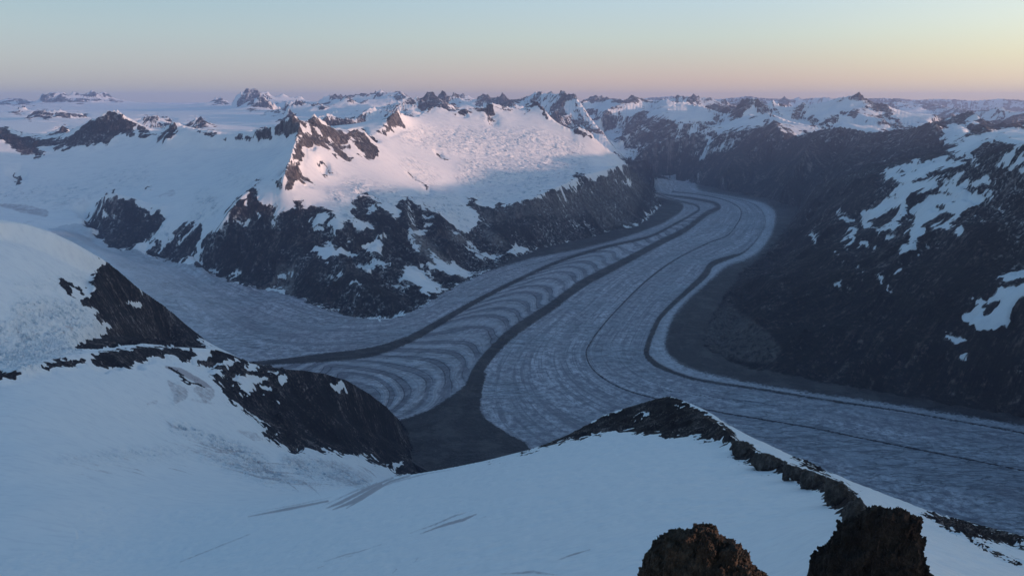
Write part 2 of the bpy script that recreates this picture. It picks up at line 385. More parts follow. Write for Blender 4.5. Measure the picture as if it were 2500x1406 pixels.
line('far', K(1500, 246, 38., 1560, 243, 38., 1600, 240, 38., 1640, 236, 38., 1680, 242, 38., 1740, 245, 38., 1800, 240, 38., 1825, 236, 38., 1860, 242, 38., 1930, 245, 38., 2000, 240, 38., 2060, 245, 38., 2160, 241, 38., 2230, 246, 38., 2300, 243, 38., 2380, 248, 38., 2440, 243, 38., 2500, 248, 38., 2640, 244, 38.), crest=True, label='needle-topped dark mountain whose shoulder falls into the far valley')
line('far', K(1780, 250, 30., 1830, 245, 30., 1905, 252, 30., 1912, 240, 30., 1935, 250, 30., 1946, 239, 30., 1970, 250, 30., 2012, 241, 30., 2060, 252, 30., 2140, 255, 30., 2165, 256, 30., 2188, 242, 30., 2200, 251, 30.,
              2240, 253, 30., 2290, 258, 30., 2320, 270, 28., 2345, 268, 26., 2380, 280, 24.), crest=True, label='faint palest ridge along the right horizon')
line('far', K(2140, 300, 20., 2200, 275, 21., 2260, 285, 20., 2330, 296, 19.))
line('far', K(2380, 276, 20., 2410, 272, 20., 2438, 264, 20., 2460, 271, 20., 2480, 278, 20., 2510, 274, 20., 2640, 262, 20.), crest=True, label='string of small hazy pyramids on the right skyline')
line('far', K(2330, 296, 14., 2430, 305, 13.5, 2640, 300, 13.))
plan('far', 6, 40, 26000, 26000, -600, -600)
plan('far', 2, 46, 36000, 36000, -450, -450)
plan('far', -46, 46, 42000, 42000, -60, -60)
plan('far', 17, 30, 14200, 13000, -1000, -900)
# --- far ranges, centre
line('far', K(775, 252, 22., 790, 240, 22., 815, 233, 22., 830, 236, 22., 850, 236, 22., 872, 234, 22., 888, 230, 22., 900, 235, 22., 915, 228, 22., 926, 223, 22., 945, 230, 22., 962, 228, 22., 976, 224, 22., 986, 238, 21.), crest=True, label='hazy blue hump at the right end of the skyline')
line('far', K(962, 262, 15., 975, 248, 15.3, 990, 238, 15.5, 1003, 240, 15.5, 1013, 248, 15.5, 1019, 237, 15.5, 1026, 250, 15.5, 1035, 240, 15.6, 1042, 230, 15.6, 1050, 226, 15.6, 1060, 231, 15.6, 1068, 242, 15.5,
              1080, 253, 15.), crest=True, label='broad snowy range behind the sunlit rocky summit')
line('far', K(1068, 242, 18., 1078, 228, 18., 1081, 225, 18., 1088, 231, 18., 1096, 238, 18., 1103, 237, 18., 1112, 226, 18., 1120, 238, 18., 1130, 252, 17.5, 1150, 262, 17.), crest=True, label='dark fang-like peaks behind the left end of the ice dome')
line('far', K(1112, 235, 24., 1128, 232, 24., 1140, 236, 24., 1155, 244, 24.), crest=True, label='twin dark horn peaks behind the middle of the ice dome')
line('far', K(1150, 248, 20., 1165, 243, 20., 1174, 233, 20., 1190, 232, 20., 1199, 243, 20., 1215, 242, 20., 1228, 231, 20., 1240, 244, 20., 1262, 250, 20., 1280, 240, 19., 1300, 236, 18., 1306, 228, 17.5, 1318, 225, 17.,
              1332, 230, 17., 1345, 225, 16.8, 1352, 231, 16.6, 1360, 230, 16.6, 1366, 232, 16.5, 1371, 220, 16.5), crest=True, label='pale pointed snow cone between the dark horns')
line('far', K(790, 300, 12.8, 800, 279, 13., 812, 285, 13., 830, 294, 13., 850, 292, 13., 865, 298, 13., 880, 285, 13.2, 895, 270, 13.4, 910, 262, 13.5, 925, 270, 13.5, 945, 268, 13.4, 960, 275, 13.), crest=True, label='long dark ridge of blunt towers behind the dome crest')
line('far', K(700, 262, 17., 760, 258, 17., 800, 262, 17., 830, 248, 17., 848, 239, 17., 862, 248, 17., 878, 258, 17., 900, 262, 17., 925, 258, 17.), crest=True, label='dark broken mountain close behind the rocky summit')
line('far', K(760, 290, 14.5, 850, 284, 14.6, 900, 268, 15.))
plan('far', -14, 10, 12300, 12800, -900, -900)
plan('far', -12, 6, 19000, 19000, -420, -420)
plan('far', -14, 6, 28000, 28000, -400, -400)
# --- ice field on the left with its nunataks
for y_, d_ in ((330, 11.5), (318, 13.), (298, 17.), (276, 25.), (260, 35.)):
    line('icefield', [(-260, y_, d_ * 1000), (200, y_, d_ * 1000), (520, y_, d_ * 1000)])
line('icefield', K(520, 320, 13., 680, 322, 13., 740, 318, 12.8))
line('icefield', K(520, 298, 17., 620, 298, 16.5, 700, 300, 15.5))
line('icefield', K(520, 276, 25., 560, 277, 24., 640, 280, 21., 700, 280, 20.))


def nun(pts, d, base, w=1.06, label=None, rock=1.0):
    """a peak standing out of the snowfield: crest line, snow line in front and behind"""
    d *= 1000.0
    k = line('icefield', [(x, y, d) for x, y in pts], crest=True, label=label)
    x0, x1 = pts[0][0], pts[-1][0]
    line(k, [(x0 - 6, base, d / w), ((x0 + x1) / 2, base + 2, d / w), (x1 + 6, base, d / w)])
    a0, t0 = sight((x0 + x1) / 2, base)
    z = -t0 * d / w
    plan(k, math.degrees(sight(x0 - 6, base)[0]), math.degrees(sight(x1 + 6, base)[0]), d * w, d * w, z, z)
    ROCKPOLY.append(([(x, y - 3) for x, y in pts] + [(x1 + 2, base - 1), ((x0 * .4 + x1 * .6), base - 3), ((x0 * .6 + x1 * .4), base), (x0 - 2, base - 1)], rock))


nun(XY(95, 252, 105, 229, 112, 235, 120, 231, 131, 226, 140, 229, 155, 226, 163, 236, 170, 244, 178, 225, 190, 230, 200, 235, 215, 229, 226, 222, 240, 231, 256, 226, 270, 236, 280, 246, 295, 245, 330, 256), 32, 254, label='far sunlit serrated peaks standing on the left of the icefield', rock=0.85)
nun(XY(-60, 250, 0, 249, 18, 242, 45, 243, 80, 249), 34, 258, label='low far ridge at the left end of the horizon', rock=1.0)
nun(XY(28, 279, 45, 268, 58, 261, 68, 274), 20, 279, label='small pyramid peak alone on the icefield', rock=1.0)
nun(XY(64, 292, 80, 280, 105, 274, 125, 277, 132, 275, 142, 271, 155, 274, 168, 281, 185, 280, 210, 281), 17, 292, 1.05, label='long low double rock island in the icefield', rock=1.0)
nun(XY(108, 337, 118, 330, 135, 322, 154, 309, 165, 316, 172, 326), 11.2, 338, 1.03, label='small rounded rock peak behind the dark western ridge', rock=1)
nun(XY(332, 303, 350, 290, 368, 285, 384, 284, 390, 293, 412, 291, 422, 303, 430, 316), 14, 318, 1.05, label='grey rock hump with a snow patch behind the western ridge', rock=0.8)
nun(XY(448, 310, 470, 297, 488, 288, 500, 300, 515, 305, 530, 314), 13.5, 316, 1.05, label='twin-shouldered grey pyramid in the snow behind the basin', rock=0.85)
nun(XY(510, 257, 522, 246, 538, 241, 550, 249, 560, 252), 27, 258, label='low pale hill on the icefield horizon', rock=0.8)
nun(XY(568, 253, 576, 236, 588, 230, 600, 222, 608, 219, 614, 223, 622, 218, 632, 226, 640, 231, 648, 225, 656, 230, 664, 242, 672, 242, 686, 234, 694, 232, 704, 241, 722, 243, 732, 236, 742, 245, 756, 254), 24, 257, label='tallest far snowy massif with pink sunlit faces', rock=0.6)
nun(XY(604, 262, 618, 252, 632, 236, 644, 240, 656, 250, 670, 258, 682, 266), 20.5, 268, label='dark grey spur before the tall sunlit massif', rock=1.0)
nun(XY(685, 275, 694, 262, 704, 250, 712, 255, 728, 246, 736, 251, 748, 258), 18.5, 276, label='row of dark teeth right of the tall sunlit massif', rock=0.7)
nun(XY(640, 286, 648, 277, 662, 277, 670, 274, 690, 270), 17.5, 285, 1.03, label='thin dark rock rib in the snow before the teeth', rock=0.8)
nun(XY(680, 300, 692, 285, 706, 268, 714, 278, 722, 290), 14.2, 300, 1.04, label='dark rock cone behind the rocky summit', rock=1.0)
nun(XY(755, 262, 762, 258, 775, 254, 795, 262, 797, 264), 19, 268, 1.04, label='dark rounded knob on the snowfield skyline', rock=1)

# ------------------------------------------------------------------ level field: harmonic surface through all survey lines
H = 0.002
A0, A1 = -0.78, 0.78
R0, R1 = math.log(60.0), math.log(42500.0)
NA = int((A1 - A0) / H) + 1
NR = int((R1 - R0) / H) + 1
def relax(val, fix, z, it):
    for _ in range(it):
        zp = np.pad(z, 1, mode='edge')
        z = 0.25 * (zp[:-2, 1:-1] + zp[2:, 1:-1] + zp[1:-1, :-2] + zp[1:-1, 2:])
        np.copyto(z, val, where=fix)
    return z


def up2(z, shp):
    i = (np.arange(shp[0]) - 0.5) / 2
    j = (np.arange(shp[1]) - 0.5) / 2
    return bil(z, i[:, None] + 0 * j[None], j[None] + 0 * i[:, None])


def bil(g, i, j):
    i = np.clip(i, 0, g.shape[0] - 1.001)
    j = np.clip(j, 0, g.shape[1] - 1.001)
    i0 = i.astype(np.int32)
    j0 = j.astype(np.int32)
    fi = (i - i0).astype(np.float32)
    fj = (j - j0).astype(np.float32)
    return (g[i0, j0] * (1 - fi) * (1 - fj) + g[i0 + 1, j0] * fi * (1 - fj) + g[i0, j0 + 1] * (1 - fi) * fj + g[i0 + 1, j0 + 1] * fi * fj)


def harmonic(ssum, scnt, iters=(400, 300, 200, 120, 90, 70, 60, 50)):
    pyr = [(ssum, scnt)]
    while min(pyr[-1][0].shape) > 24:
        s, c = pyr[-1]
        n, m = (s.shape[0] + 1) // 2 * 2, (s.shape[1] + 1) // 2 * 2
        s2 = np.zeros((n, m))
        c2 = np.zeros((n, m))
        s2[:s.shape[0], :s.shape[1]] = np.where(c > 0, s / np.maximum(c, 1), 0)
        c2[:s.shape[0], :s.shape[1]] = c > 0
        pyr.append((s2.reshape(n // 2, 2, m // 2, 2).sum((1, 3)), c2.reshape(n // 2, 2, m // 2, 2).sum((1, 3))))
    z = None
    for k, (s, c) in enumerate(reversed(pyr)):
        fix = c > 0
        val = (s / np.maximum(c, 1)).astype(np.float32)
        if z is None:
            z = np.full(s.shape, val[fix].mean(), np.float32)
            z[fix] = val[fix]
        else:
            z = up2(z, s.shape).astype(np.float32)
            np.copyto(z, val, where=fix)
        z = relax(val, fix, z, iters[min(k, len(iters) - 1)])
    return z


def nearest(seed, fac=2):
    """nearest survey line for every cell (jump flooding)"""
    s = seed[::fac, ::fac].astype(np.int32).copy()
    for di in range(fac):
        for dj in range(fac):
            q = seed[di::fac, dj::fac]
            t = s[:q.shape[0], :q.shape[1]]
            np.copyto(t, q, where=(t < 0) & (q >= 0))
    n, m = s.shape
    I, J = np.meshgrid(np.arange(n), np.arange(m), indexing='ij')
    pi = np.where(s >= 0, I, -10 ** 5)
    pj = np.where(s >= 0, J, -10 ** 5)
    step = 256
    while step >= 1:
        for di in (-step, 0, step):
            for dj in (-step, 0, step):
                if di == 0 and dj == 0:
                    continue
                a, b = max(0, di), min(n, n + di)
                c, d = max(0, dj), min(m, m + dj)
                ci = pi[a - di:b - di, c - dj:d - dj]
                cj = pj[a - di:b - di, c - dj:d - dj]
                t1, t2 = pi[a:b, c:d], pj[a:b, c:d]
                better = (ci - I[a:b, c:d]) ** 2 + (cj - J[a:b, c:d]) ** 2 < (t1 - I[a:b, c:d]) ** 2 + (t2 - J[a:b, c:d]) ** 2
                np.copyto(t1, ci, where=better)
                np.copyto(t2, cj, where=better)
        step //= 2
    o = s[np.clip(pi, 0, n - 1), np.clip(pj, 0, m - 1)]
    return o, np.hypot(pi - I, pj - J) * fac


def box(a, r, passes=2):
    for _ in range(passes):
        for ax in (0, 1):
            p = [(0, 0)] * a.ndim
            p[ax] = (r + 1, r)
            c = np.cumsum(np.pad(a, p, mode='edge'), axis=ax, dtype=np.float64)
            n = a.shape[ax]
            hi = np.take(c, np.arange(2 * r + 1, 2 * r + 1 + n), axis=ax)
            lo = np.take(c, np.arange(0, n), axis=ax)
            a = ((hi - lo) / (2 * r + 1)).astype(np.float32)
    return a


# the glacier floor: everything inside these outlines of the valley lies at GZ
MX, MY = 300, 300                   # margins of the survey sheets


def fill(img, poly, val):
    P = np.array(poly, float) + (MX, MY)
    y0, y1 = int(max(0, P[:, 1].min())), int(min(img.shape[0] - 1, P[:, 1].max() + 1))
    Q = np.roll(P, -1, 0)
    for y in range(y0, y1 + 1):
        yc = y + 0.5
        s = ((P[:, 1] <= yc) & (Q[:, 1] > yc)) | ((Q[:, 1] <= yc) & (P[:, 1] > yc))
        if not s.any():
            continue
        a, b = P[s], Q[s]
        xs = np.sort(a[:, 0] + (yc - a[:, 1]) / (b[:, 1] - a[:, 1]) * (b[:, 0] - a[:, 0]))
        for u, v in zip(xs[::2], xs[1::2]):
            img[y, int(max(0, round(u))):int(max(0, round(v)))] = val


def stroke(img, pts, soft=1.5, val=1.0, mode='max'):
    """soft line; pts (x, y, full width)"""
    P = np.array(pts, float)
    for (xa, ya, wa), (xb, yb, wb) in zip(P[:-1], P[1:]):
        m = max(wa, wb) / 2 + soft + 2
        x0, x1 = int(min(xa, xb) - m + MX), int(max(xa, xb) + m + MX) + 1
        y0, y1 = int(min(ya, yb) - m + MY), int(max(ya, yb) + m + MY) + 1
        x0, y0 = max(x0, 0), max(y0, 0)
        x1, y1 = min(x1, img.shape[1]), min(y1, img.shape[0])
        if x1 <= x0 or y1 <= y0:
            continue
        X, Y = np.meshgrid(np.arange(x0, x1) - MX, np.arange(y0, y1) - MY)
        dx, dy = xb - xa, yb - ya
        t = np.clip(((X - xa) * dx + (Y - ya) * dy) / max(dx * dx + dy * dy, 1e-6), 0, 1)
        d = np.hypot(X - xa - t * dx, Y - ya - t * dy)
        wd = (wa + (wb - wa) * t) / 2
        v = val * np.clip((wd + soft - d) / (2 * soft), 0, 1)
        sub = img[y0:y1, x0:x1]
        np.copyto(sub, v.astype(img.dtype), where=v > sub)


def sheet(base=0.0):
    return np.full((int(CH) + 2 * MY, int(CW) + 2 * MX), base, np.float32)


def look(img, px, py, default=None):
    v = bil(img, np.clip(py + MY - 0.5, 0, img.shape[0] - 2), np.clip(px + MX - 0.5, 0, img.shape[1] - 2))
    return v

# ------------------------------------------------------------------ ground cover charts: 1 = bare rock, 0 = snow or ice
def S(s):
    v = [float(q) for q in s.split()]
    return list(zip(v[::2], v[1::2]))


def paint(img, val, *polys):
    for p in polys:
        fill(img, S(p), val)


main = sheet(0)
paint(main, 1,
 '-260 300 0 312 20 310 28 321 45 325 75 331 100 335 125 336 165 326 185 314 210 303 220 295 240 289 260 274 275 271 289 270 296 281 310 290 330 304 340 310 355 313 365 318 380 328 390 333 378 335 368 331 358 335 345 331 340 319 333 309 328 315 320 335 305 336 290 330 275 333 270 345 250 353 235 350 215 358 195 360 180 363 165 358 145 363 120 360 103 360 95 378 85 382 70 378 45 370 25 358 0 348 -260 345',
 '385 345 400 317 425 297 438 302 450 312 440 322 425 328 405 342 390 345',
 '474 316 490 319 515 319 532 325 547 330 535 333 515 338 500 335 488 326 477 322',
 '553 329 558 327 554 339 571 343 560 350 547 350', '570 335 590 326 600 334 590 343 572 340', '602 337 612 327 616 345 608 350', '616 335 628 317 626 340 618 345',
 '627 318 645 312 663 311 660 330 640 335 628 337', '637 335 660 332 680 329 671 340 648 347 637 343',
 '671 310 690 294 715 279 728 291 742 297 760 288 765 275 772 285 787 291 801 308 826 319 842 324 852 321 862 317 883 313 894 324 907 341 920 370 922 395 908 389 893 386 880 371 868 363 850 361 838 351 846 366 862 385 867 398 850 396 832 384 815 372 798 362 780 355 768 352 755 355 745 358 740 368 744 390 738 398 726 396 716 388 708 400 698 417 702 400 708 380 712 362 720 345 722 330 712 326 695 332 680 330',
 '720 397 733 402 745 420 764 448 755 451 735 440 725 443 713 456 706 466 699 458 697 445 700 430 685 431 688 422 702 409', '769 394 790 400 813 426 805 428 790 415 775 407 768 400',
 '661 431 676 435 686 460 680 471 671 460 672 445', '714 490 735 484 743 505 730 511 717 500',
 # western cliffs
 '206 548 214 529 232 515 240 500 250 478 259 480 251 500 262 490 275 470 285 472 281 485 300 477 306 490 325 487 336 492 345 512 358 518 375 511 390 510 398 504 396 530 386 560 376 575 362 586 350 592 340 602 320 607 300 610 275 608 250 593 235 577 222 564 210 558',
 '356 620 370 600 390 574 396 580 391 610 396 620 410 590 430 569 445 554 455 544 462 539 490 539 496 545 493 570 486 590 476 612 460 627 430 643 400 641 373 632', '345 466 362 454 368 450 363 462 352 468',
 '34 446 40 425 47 424 56 440 52 449 40 450',
 # the long lower wall of the massif
 '640 436 635 452 626 470 637 468 641 485 643 500 650 489 651 505 655 516 653 497 660 497 665 515 670 521 681 525 690 511 700 515 710 511 720 514 735 515 745 504 760 496 772 499 790 505 810 518 826 536 833 536 846 536 850 541 865 531 856 516 855 505 866 491 872 476 888 470 905 474 920 489 936 505 955 524 970 530 979 520 972 505 974 490 985 481 1000 479 1010 491 1030 499 1055 504 1066 515 1076 520 1086 531 1091 546 1110 562 1130 571 1150 561 1166 546 1160 521 1139 502 1141 486 1160 497 1180 504 1202 503 1215 497 1240 501 1260 498 1290 491 1310 481 1325 470 1350 460 1370 466 1385 445 1390 450 1411 461 1400 425 1406 419 1420 425 1440 441 1470 431 1481 414 1490 410 1500 426 1510 421 1520 400 1531 394 1546 399 1571 429 1592 459 1616 500 1560 552 1500 565 1440 583 1380 597 1300 617 1200 660 1100 710 1030 750 960 779 880 780 800 761 720 727 690 713 640 711 590 697 540 685 505 668 476 652 486 645 488 625 490 600 500 585 510 569 532 559 545 539 560 514 580 489 600 474 620 454',
 # crest rocks of the ice dome
 '1548 392 1660 400 1660 520 1600 505 1570 440',
 '924 326 935 317 945 299 958 278 970 266 981 277 986 290 993 300 998 310 985 313 965 310 952 328 940 325 930 331', '1034 279 1045 260 1054 270 1046 273 1038 278', '1083 264 1095 271 1098 279 1090 273',
 '1108 276 1130 267 1146 271 1141 281 1131 285 1115 279', '1158 266 1176 262 1181 270 1191 282 1201 292 1213 303 1217 310 1207 305 1195 292 1180 282 1165 275', '1179 273 1196 252 1201 256 1205 270 1205 286 1192 284',
 '1200 255 1220 258 1246 262 1241 267 1215 263', '1271 273 1285 255 1303 245 1317 254 1337 274 1343 296 1331 291 1320 272 1305 259 1290 259 1280 270', '1066 373 1075 371 1086 378 1091 388 1082 389 1070 382',
 '994 423 1005 421 1018 434 1031 440 1041 455 1047 473 1038 466 1027 455 1027 445 1012 440 1000 431', '1397 321 1411 311 1426 315 1446 330 1452 337 1435 339 1420 333', '975 478 990 484 995 494 985 490')
paint(main, 0,
 '737 310 742 300 750 303 753 325 745 332 733 328 740 318', '765 308 775 312 790 330 785 336 770 325', '860 325 880 345 878 351 866 338', '840 343 858 340 870 353 875 369 855 360', '800 335 812 340 822 356 808 350', '826 345 834 355 826 356', '728 336 736 338 731 348 724 346',
 '262 510 267 520 263 532 257 522', '282 518 276 535 270 550 274 530', '335 500 340 520 348 533 342 535', '437 586 450 569 470 549 481 539 489 541 470 561 450 581 439 591', '320 490 322 500 317 510',
 '858 532 885 538 905 548 916 558 890 563 875 555 862 545', '913 575 925 570 938 577 930 590 929 606 925 626 915 620 900 610 891 600 905 595 914 588', '850 611 862 617 871 622 858 626 849 622',
 '872 648 890 642 915 640 932 640 949 648 930 650 915 655 900 666 905 655 890 652 874 655', '917 494 920 510 921 519 905 523 899 518 910 505', '1000 556 1015 557 1036 573 1025 576 1012 568 1021 590 1023 611 1013 601',
 '1022 524 1050 527 1051 532 1028 531', '1034 553 1045 549 1066 550 1050 556', '989 644 1015 650 1030 660 1053 667 1040 669 1055 685 1070 695 1096 707 1075 712 1055 716 1035 713 1020 700 1000 690 983 678 988 660',
 '1034 604 1055 620 1080 635 1110 650 1136 657 1130 662 1155 663 1192 662 1160 671 1135 675 1110 671 1090 665 1060 655 1028 644 1035 637 1055 645 1072 648 1050 625', '1119 586 1145 600 1170 615 1195 628 1226 635 1195 635 1165 622 1140 605',
 '1198 622 1233 621 1205 629', '1239 592 1260 600 1286 610 1275 618 1255 618 1233 612 1250 609', '769 535 780 520 790 514 801 525 800 536 790 546 775 548', '774 560 785 552 796 560 780 568', '807 545 825 535 843 548 830 553 820 566 818 581 810 571',
 '756 613 775 602 790 605 804 586 807 605 820 607 835 601 850 610 871 622 850 621 830 617 810 621 795 631 785 636 780 622 765 621', '591 490 600 481 608 490 604 521 597 505', '569 536 585 540 598 534 588 556 582 550', '617 519 630 522 626 534 621 530',
 '667 534 676 545 672 566 669 555', '682 665 695 659 690 676 681 683', '699 681 705 665 718 647 711 670', '634 716 660 704 690 706 701 721 680 731 655 723', '807 681 825 668 841 664 825 676', '856 685 870 681 881 692 865 691', '868 717 885 715 878 722',
 '750 531 758 534 756 550 748 544', '846 590 862 588 850 595', '1165 500 1172 512 1168 520', '1530 430 1536 450 1530 460', '1440 455 1452 470 1444 468', '512 655 530 655 535 665 520 664', '1396 427 1402 440 1408 462 1404 470 1396 445',
 '1500 412 1506 430 1512 460 1506 448')
for pts in ([(993, 488, 3), (997, 525, 3), (1003, 548, 5), (1010, 575, 4)], [(1013, 590, 4), (1020, 620, 3), (1025, 636, 3)], [(678, 522, 3), (685, 540, 2), (692, 560, 1.5)], [(1366, 470, 2), (1372, 500, 3), (1390, 530, 3), (1412, 555, 3)],
            [(1412, 548, 2), (1440, 555, 3)], [(1520, 480, 2), (1510, 505, 3)], [(575, 660, 6), (560, 678, 7)], [(1080, 635, 2), (1095, 650, 3)], [(940, 690, 4), (985, 708, 5)], [(640, 468, 3), (632, 500, 2)], [(700, 600, 2), (688, 640, 2)]):
    stroke(main, [(a, b, c) for a, b, c in pts], val=1)
    tmp = sheet(0)
    stroke(tmp, pts, 1.0)
    main *= (1 - tmp)
# pale scree and dirty old snow on the rock fans, and sunlit tone painted on the summits
scree_and_sun = sheet(0)
paint(scree_and_sun, 1, '989 644 1015 650 1030 660 1045 680 1030 695 1000 690 983 678', '1034 604 1060 620 1090 640 1110 652 1090 665 1060 640', '1178 556 1215 573 1242 597 1225 606 1195 591 1180 571', '1000 545 1040 580 1100 640 1060 650 1010 600',
      '1085 560 1130 575 1150 600 1110 590', '1715 830 1740 770 1780 745 1830 775 1880 815 1910 850 1890 885 1840 885 1760 868', '690 680 720 640 715 720 690 712')
paint(scree_and_sun, .5, '671 305 715 278 745 297 765 274 800 305 840 322 885 313 907 340 924 395 900 392 866 400 820 388 790 365 750 365 745 395 768 455 700 470 690 420 710 370 720 335', '924 330 958 276 970 264 1000 312 960 320')  # summit rock painted paler, standing in for the low sun on it
paint(scree_and_sun, .55, '1170 515 1240 506 1300 490 1350 470 1400 470 1430 450 1490 420 1530 405 1575 445 1560 490 1540 545 1470 560 1440 520 1380 530 1320 520 1240 540 1190 545', '560 690 620 660 700 640 700 700 640 705', '260 590 300 560 345 560 330 600 290 606')

right = sheet(1)
paint(right, 0,
 '2150 431 2165 420 2152 414 2178 408 2165 402 2190 404 2202 401 2222 405 2246 405 2230 395 2236 384 2240 399 2270 398 2300 388 2340 388 2370 378 2383 382 2350 396 2300 412 2246 437 2228 441 2210 446 2188 440 2172 430',
 '2308 373 2330 360 2350 345 2365 335 2385 325 2420 318 2640 300 2640 345 2480 352 2440 335 2415 345 2390 360 2365 375 2345 371',
 '2193 452 2230 448 2270 440 2295 430 2303 427 2290 441 2270 452 2291 455 2270 462 2235 468 2215 475 2221 490 2206 520 2190 546 2180 561 2155 563 2130 561 2103 551 2099 540 2115 530 2103 520 2110 509 2140 500 2165 489 2185 484 2191 475 2179 470 2195 462',
 '2225 516 2240 499 2260 490 2280 479 2300 475 2330 478 2341 470 2345 450 2361 431 2363 440 2356 460 2360 475 2385 474 2401 485 2390 501 2370 504 2355 521 2330 536 2320 546 2310 564 2290 558 2278 553 2310 541 2327 524 2290 524 2265 535 2254 555 2269 562 2250 576 2236 591 2216 611 2195 613 2188 605 2210 590 2225 560 2230 545 2247 525 2232 522',
 '2301 466 2310 455 2335 445 2354 437 2361 433 2350 456 2335 463 2315 469', '2302 449 2325 428 2346 419 2335 433 2315 445', '2364 458 2380 445 2389 430 2400 426 2419 437 2412 449 2395 447 2380 458', '2404 480 2412 462 2416 475 2410 486',
 '2434 409 2455 390 2470 364 2480 354 2491 356 2475 381 2455 401', '2456 423 2475 400 2490 379 2502 376 2500 393 2480 409 2465 421', '2484 426 2500 405 2512 403 2500 423', '2366 409 2380 395 2394 384 2385 401',
 '2324 571 2335 555 2345 547 2359 555 2350 571 2340 576', '2054 613 2065 590 2072 559 2086 554 2086 580 2076 596 2065 611', '2094 582 2110 591 2123 598 2115 604 2100 596', '2042 535 2065 531 2091 535 2080 544 2060 542', '1979 570 1985 561 1991 565 1991 580 1997 593 1988 591',
 '2042 526 2048 511 2054 518 2050 527', '2154 586 2175 580 2190 566 2193 578 2175 589', '2034 629 2040 611 2047 620', '2042 695 2060 685 2071 682 2058 692 2069 705 2055 705', '2174 666 2185 660 2198 656 2190 669 2178 672', '2092 671 2115 662 2111 670',
 '2122 675 2145 675 2153 667 2148 696 2142 692 2145 681', '2164 717 2172 700 2179 702 2173 714', '2229 626 2240 611 2248 614 2240 625', '2434 689 2450 672 2475 664 2500 657 2640 635 2640 655 2500 673 2475 676 2455 686',
 '2349 763 2365 770 2385 745 2375 740 2380 727 2396 724 2396 735 2430 722 2432 702 2455 708 2480 702 2500 692 2640 650 2640 715 2500 735 2470 760 2465 786 2440 801 2400 803 2375 791 2354 781', '2306 813 2315 812 2330 822 2345 821 2359 830 2345 836 2335 849 2325 836', '2344 862 2358 859 2363 871 2355 883',
 '2310 336 2320 326 2345 340 2330 352 2312 350 2300 340', '2305 308 2330 302 2360 302 2370 315 2340 335 2320 325', '2360 285 2378 280 2402 298 2380 302 2358 298', '2290 302 2340 284 2310 300', '2435 498 2450 520 2438 512', '2235 866 2262 868 2240 870', '2258 938 2266 946 2260 942')
paint(right, 1, '2118 546 2130 529 2160 519 2190 507 2193 525 2180 541 2155 556 2135 556', '2284 500 2300 492 2316 503 2310 513 2290 513', '2326 487 2338 480 2345 490 2334 496', '2352 490 2360 489 2356 498',
      '2388 770 2403 740 2420 729 2422 750 2402 772', '2215 490 2240 482 2238 492 2222 500', '2450 340 2470 345 2440 355', '2430 330 2440 322 2445 330', '2190 420 2205 412 2212 424 2198 430', '2225 420 2240 412 2232 426', '2195 470 2225 462 2215 470 2198 475')
for x, y, r in ((2100, 655, 5), (2060, 640, 4), (2130, 610, 5), (2230, 645, 4), (2260, 600, 5), (2290, 604, 5), (2345, 582, 4), (2380, 530, 4), (2395, 545, 4), (2420, 500, 4), (2150, 660, 4), (2070, 660, 3), (1984, 610, 3), (1985, 665, 3), (1982, 690, 3),
                (1984, 720, 3), (2255, 640, 3), (2140, 730, 3), (2100, 690, 3), (2040, 655, 3), (2300, 590, 4), (2185, 470, 5), (2410, 697, 4), (2080, 625, 3), (2200, 640, 3)):
    fill(right, [(x + r * (1.3 if k % 2 else .7) * math.cos(k * .785), y + r * (.5 if k % 3 else .9) * math.sin(k * .785)) for k in range(8)], 0)

domes = sheet(0)
paint(domes, 1, '211 620 240 616 300 655 340 690 380 725 410 742 445 774 475 805 500 842 515 870 180 860 182 845 205 834 230 828 246 820 268 810 265 790 240 786 235 770 225 751 204 741 205 725 221 720 231 705 214 695 225 680 231 675 234 660 246 655 263 648 254 640 240 623',
      '136 690 160 684 185 699 206 705 200 723 185 719 165 706 145 699')
paint(domes, 0, '311 740 335 734 356 742 345 748 325 749', '225 752 240 757 238 768 226 764', '244 793 262 790 269 806 258 812 246 806', '276 746 285 742 292 747 282 749', '245 688 256 685 253 692')

knob = sheet(0)
paint(knob, 1, '96 893 130 879 180 872 209 878 190 889 140 894 105 899', '214 886 240 865 290 853 340 848 420 845 471 851 471 875 440 879 410 870 380 865 350 881 320 896 310 904 300 895 270 894 250 901 230 898', '479 891 500 870 530 847 560 860 591 880 560 876 540 881 510 896 495 894',
      '514 901 540 890 580 890 601 900 580 921 560 926 530 916 545 905', '-200 900 60 905 62 912 40 922 0 930 -200 940',
      '494 920 520 925 540 945 540 965 570 980 590 995 592 1010 625 1015 641 1030 656 1045 641 1056 660 1076 685 1091 730 1106 746 1093 770 1099 800 1104 850 1108 890 1108 900 1121 940 1141 958 1147 976 1131 990 1126 985 1110 1010 1100 1010 1060 985 1026 940 985 880 948 830 922 760 902 700 896 640 892 600 880 580 895 610 900 590 912 560 928 530 920',
      '0 1010 18 1012 8 1016', '400 893 430 900 470 925 500 940 512 948 480 940 440 920 410 905')
paint(knob, 1, '500 880 500 900 560 845 640 872 740 882 830 898 900 930 950 965 1000 1015 985 1040 940 1000 880 960 800 930 700 912 640 905 560 880')
paint(knob, 1, '984 1020 1300 980 1320 1160 955 1160 990 1124')
paint(knob, 0, '564 931 590 915 620 919 651 915 641 936 615 941 621 961 610 969 590 951', '674 931 690 914 706 911 706 931 690 941', '749 952 758 960 750 961', '799 930 820 934 841 945 852 966 835 961 815 946', '667 970 680 974 692 986 680 986', '640 940 660 944 655 958 643 952', '600 885 640 898 625 905 600 900', '672 1050 690 1055 680 1062', '655 898 690 904 680 915 660 910', '880 925 890 935 880 940',
      '950 1140 972 1128 990 1130 975 1146')
fore = sheet(0)
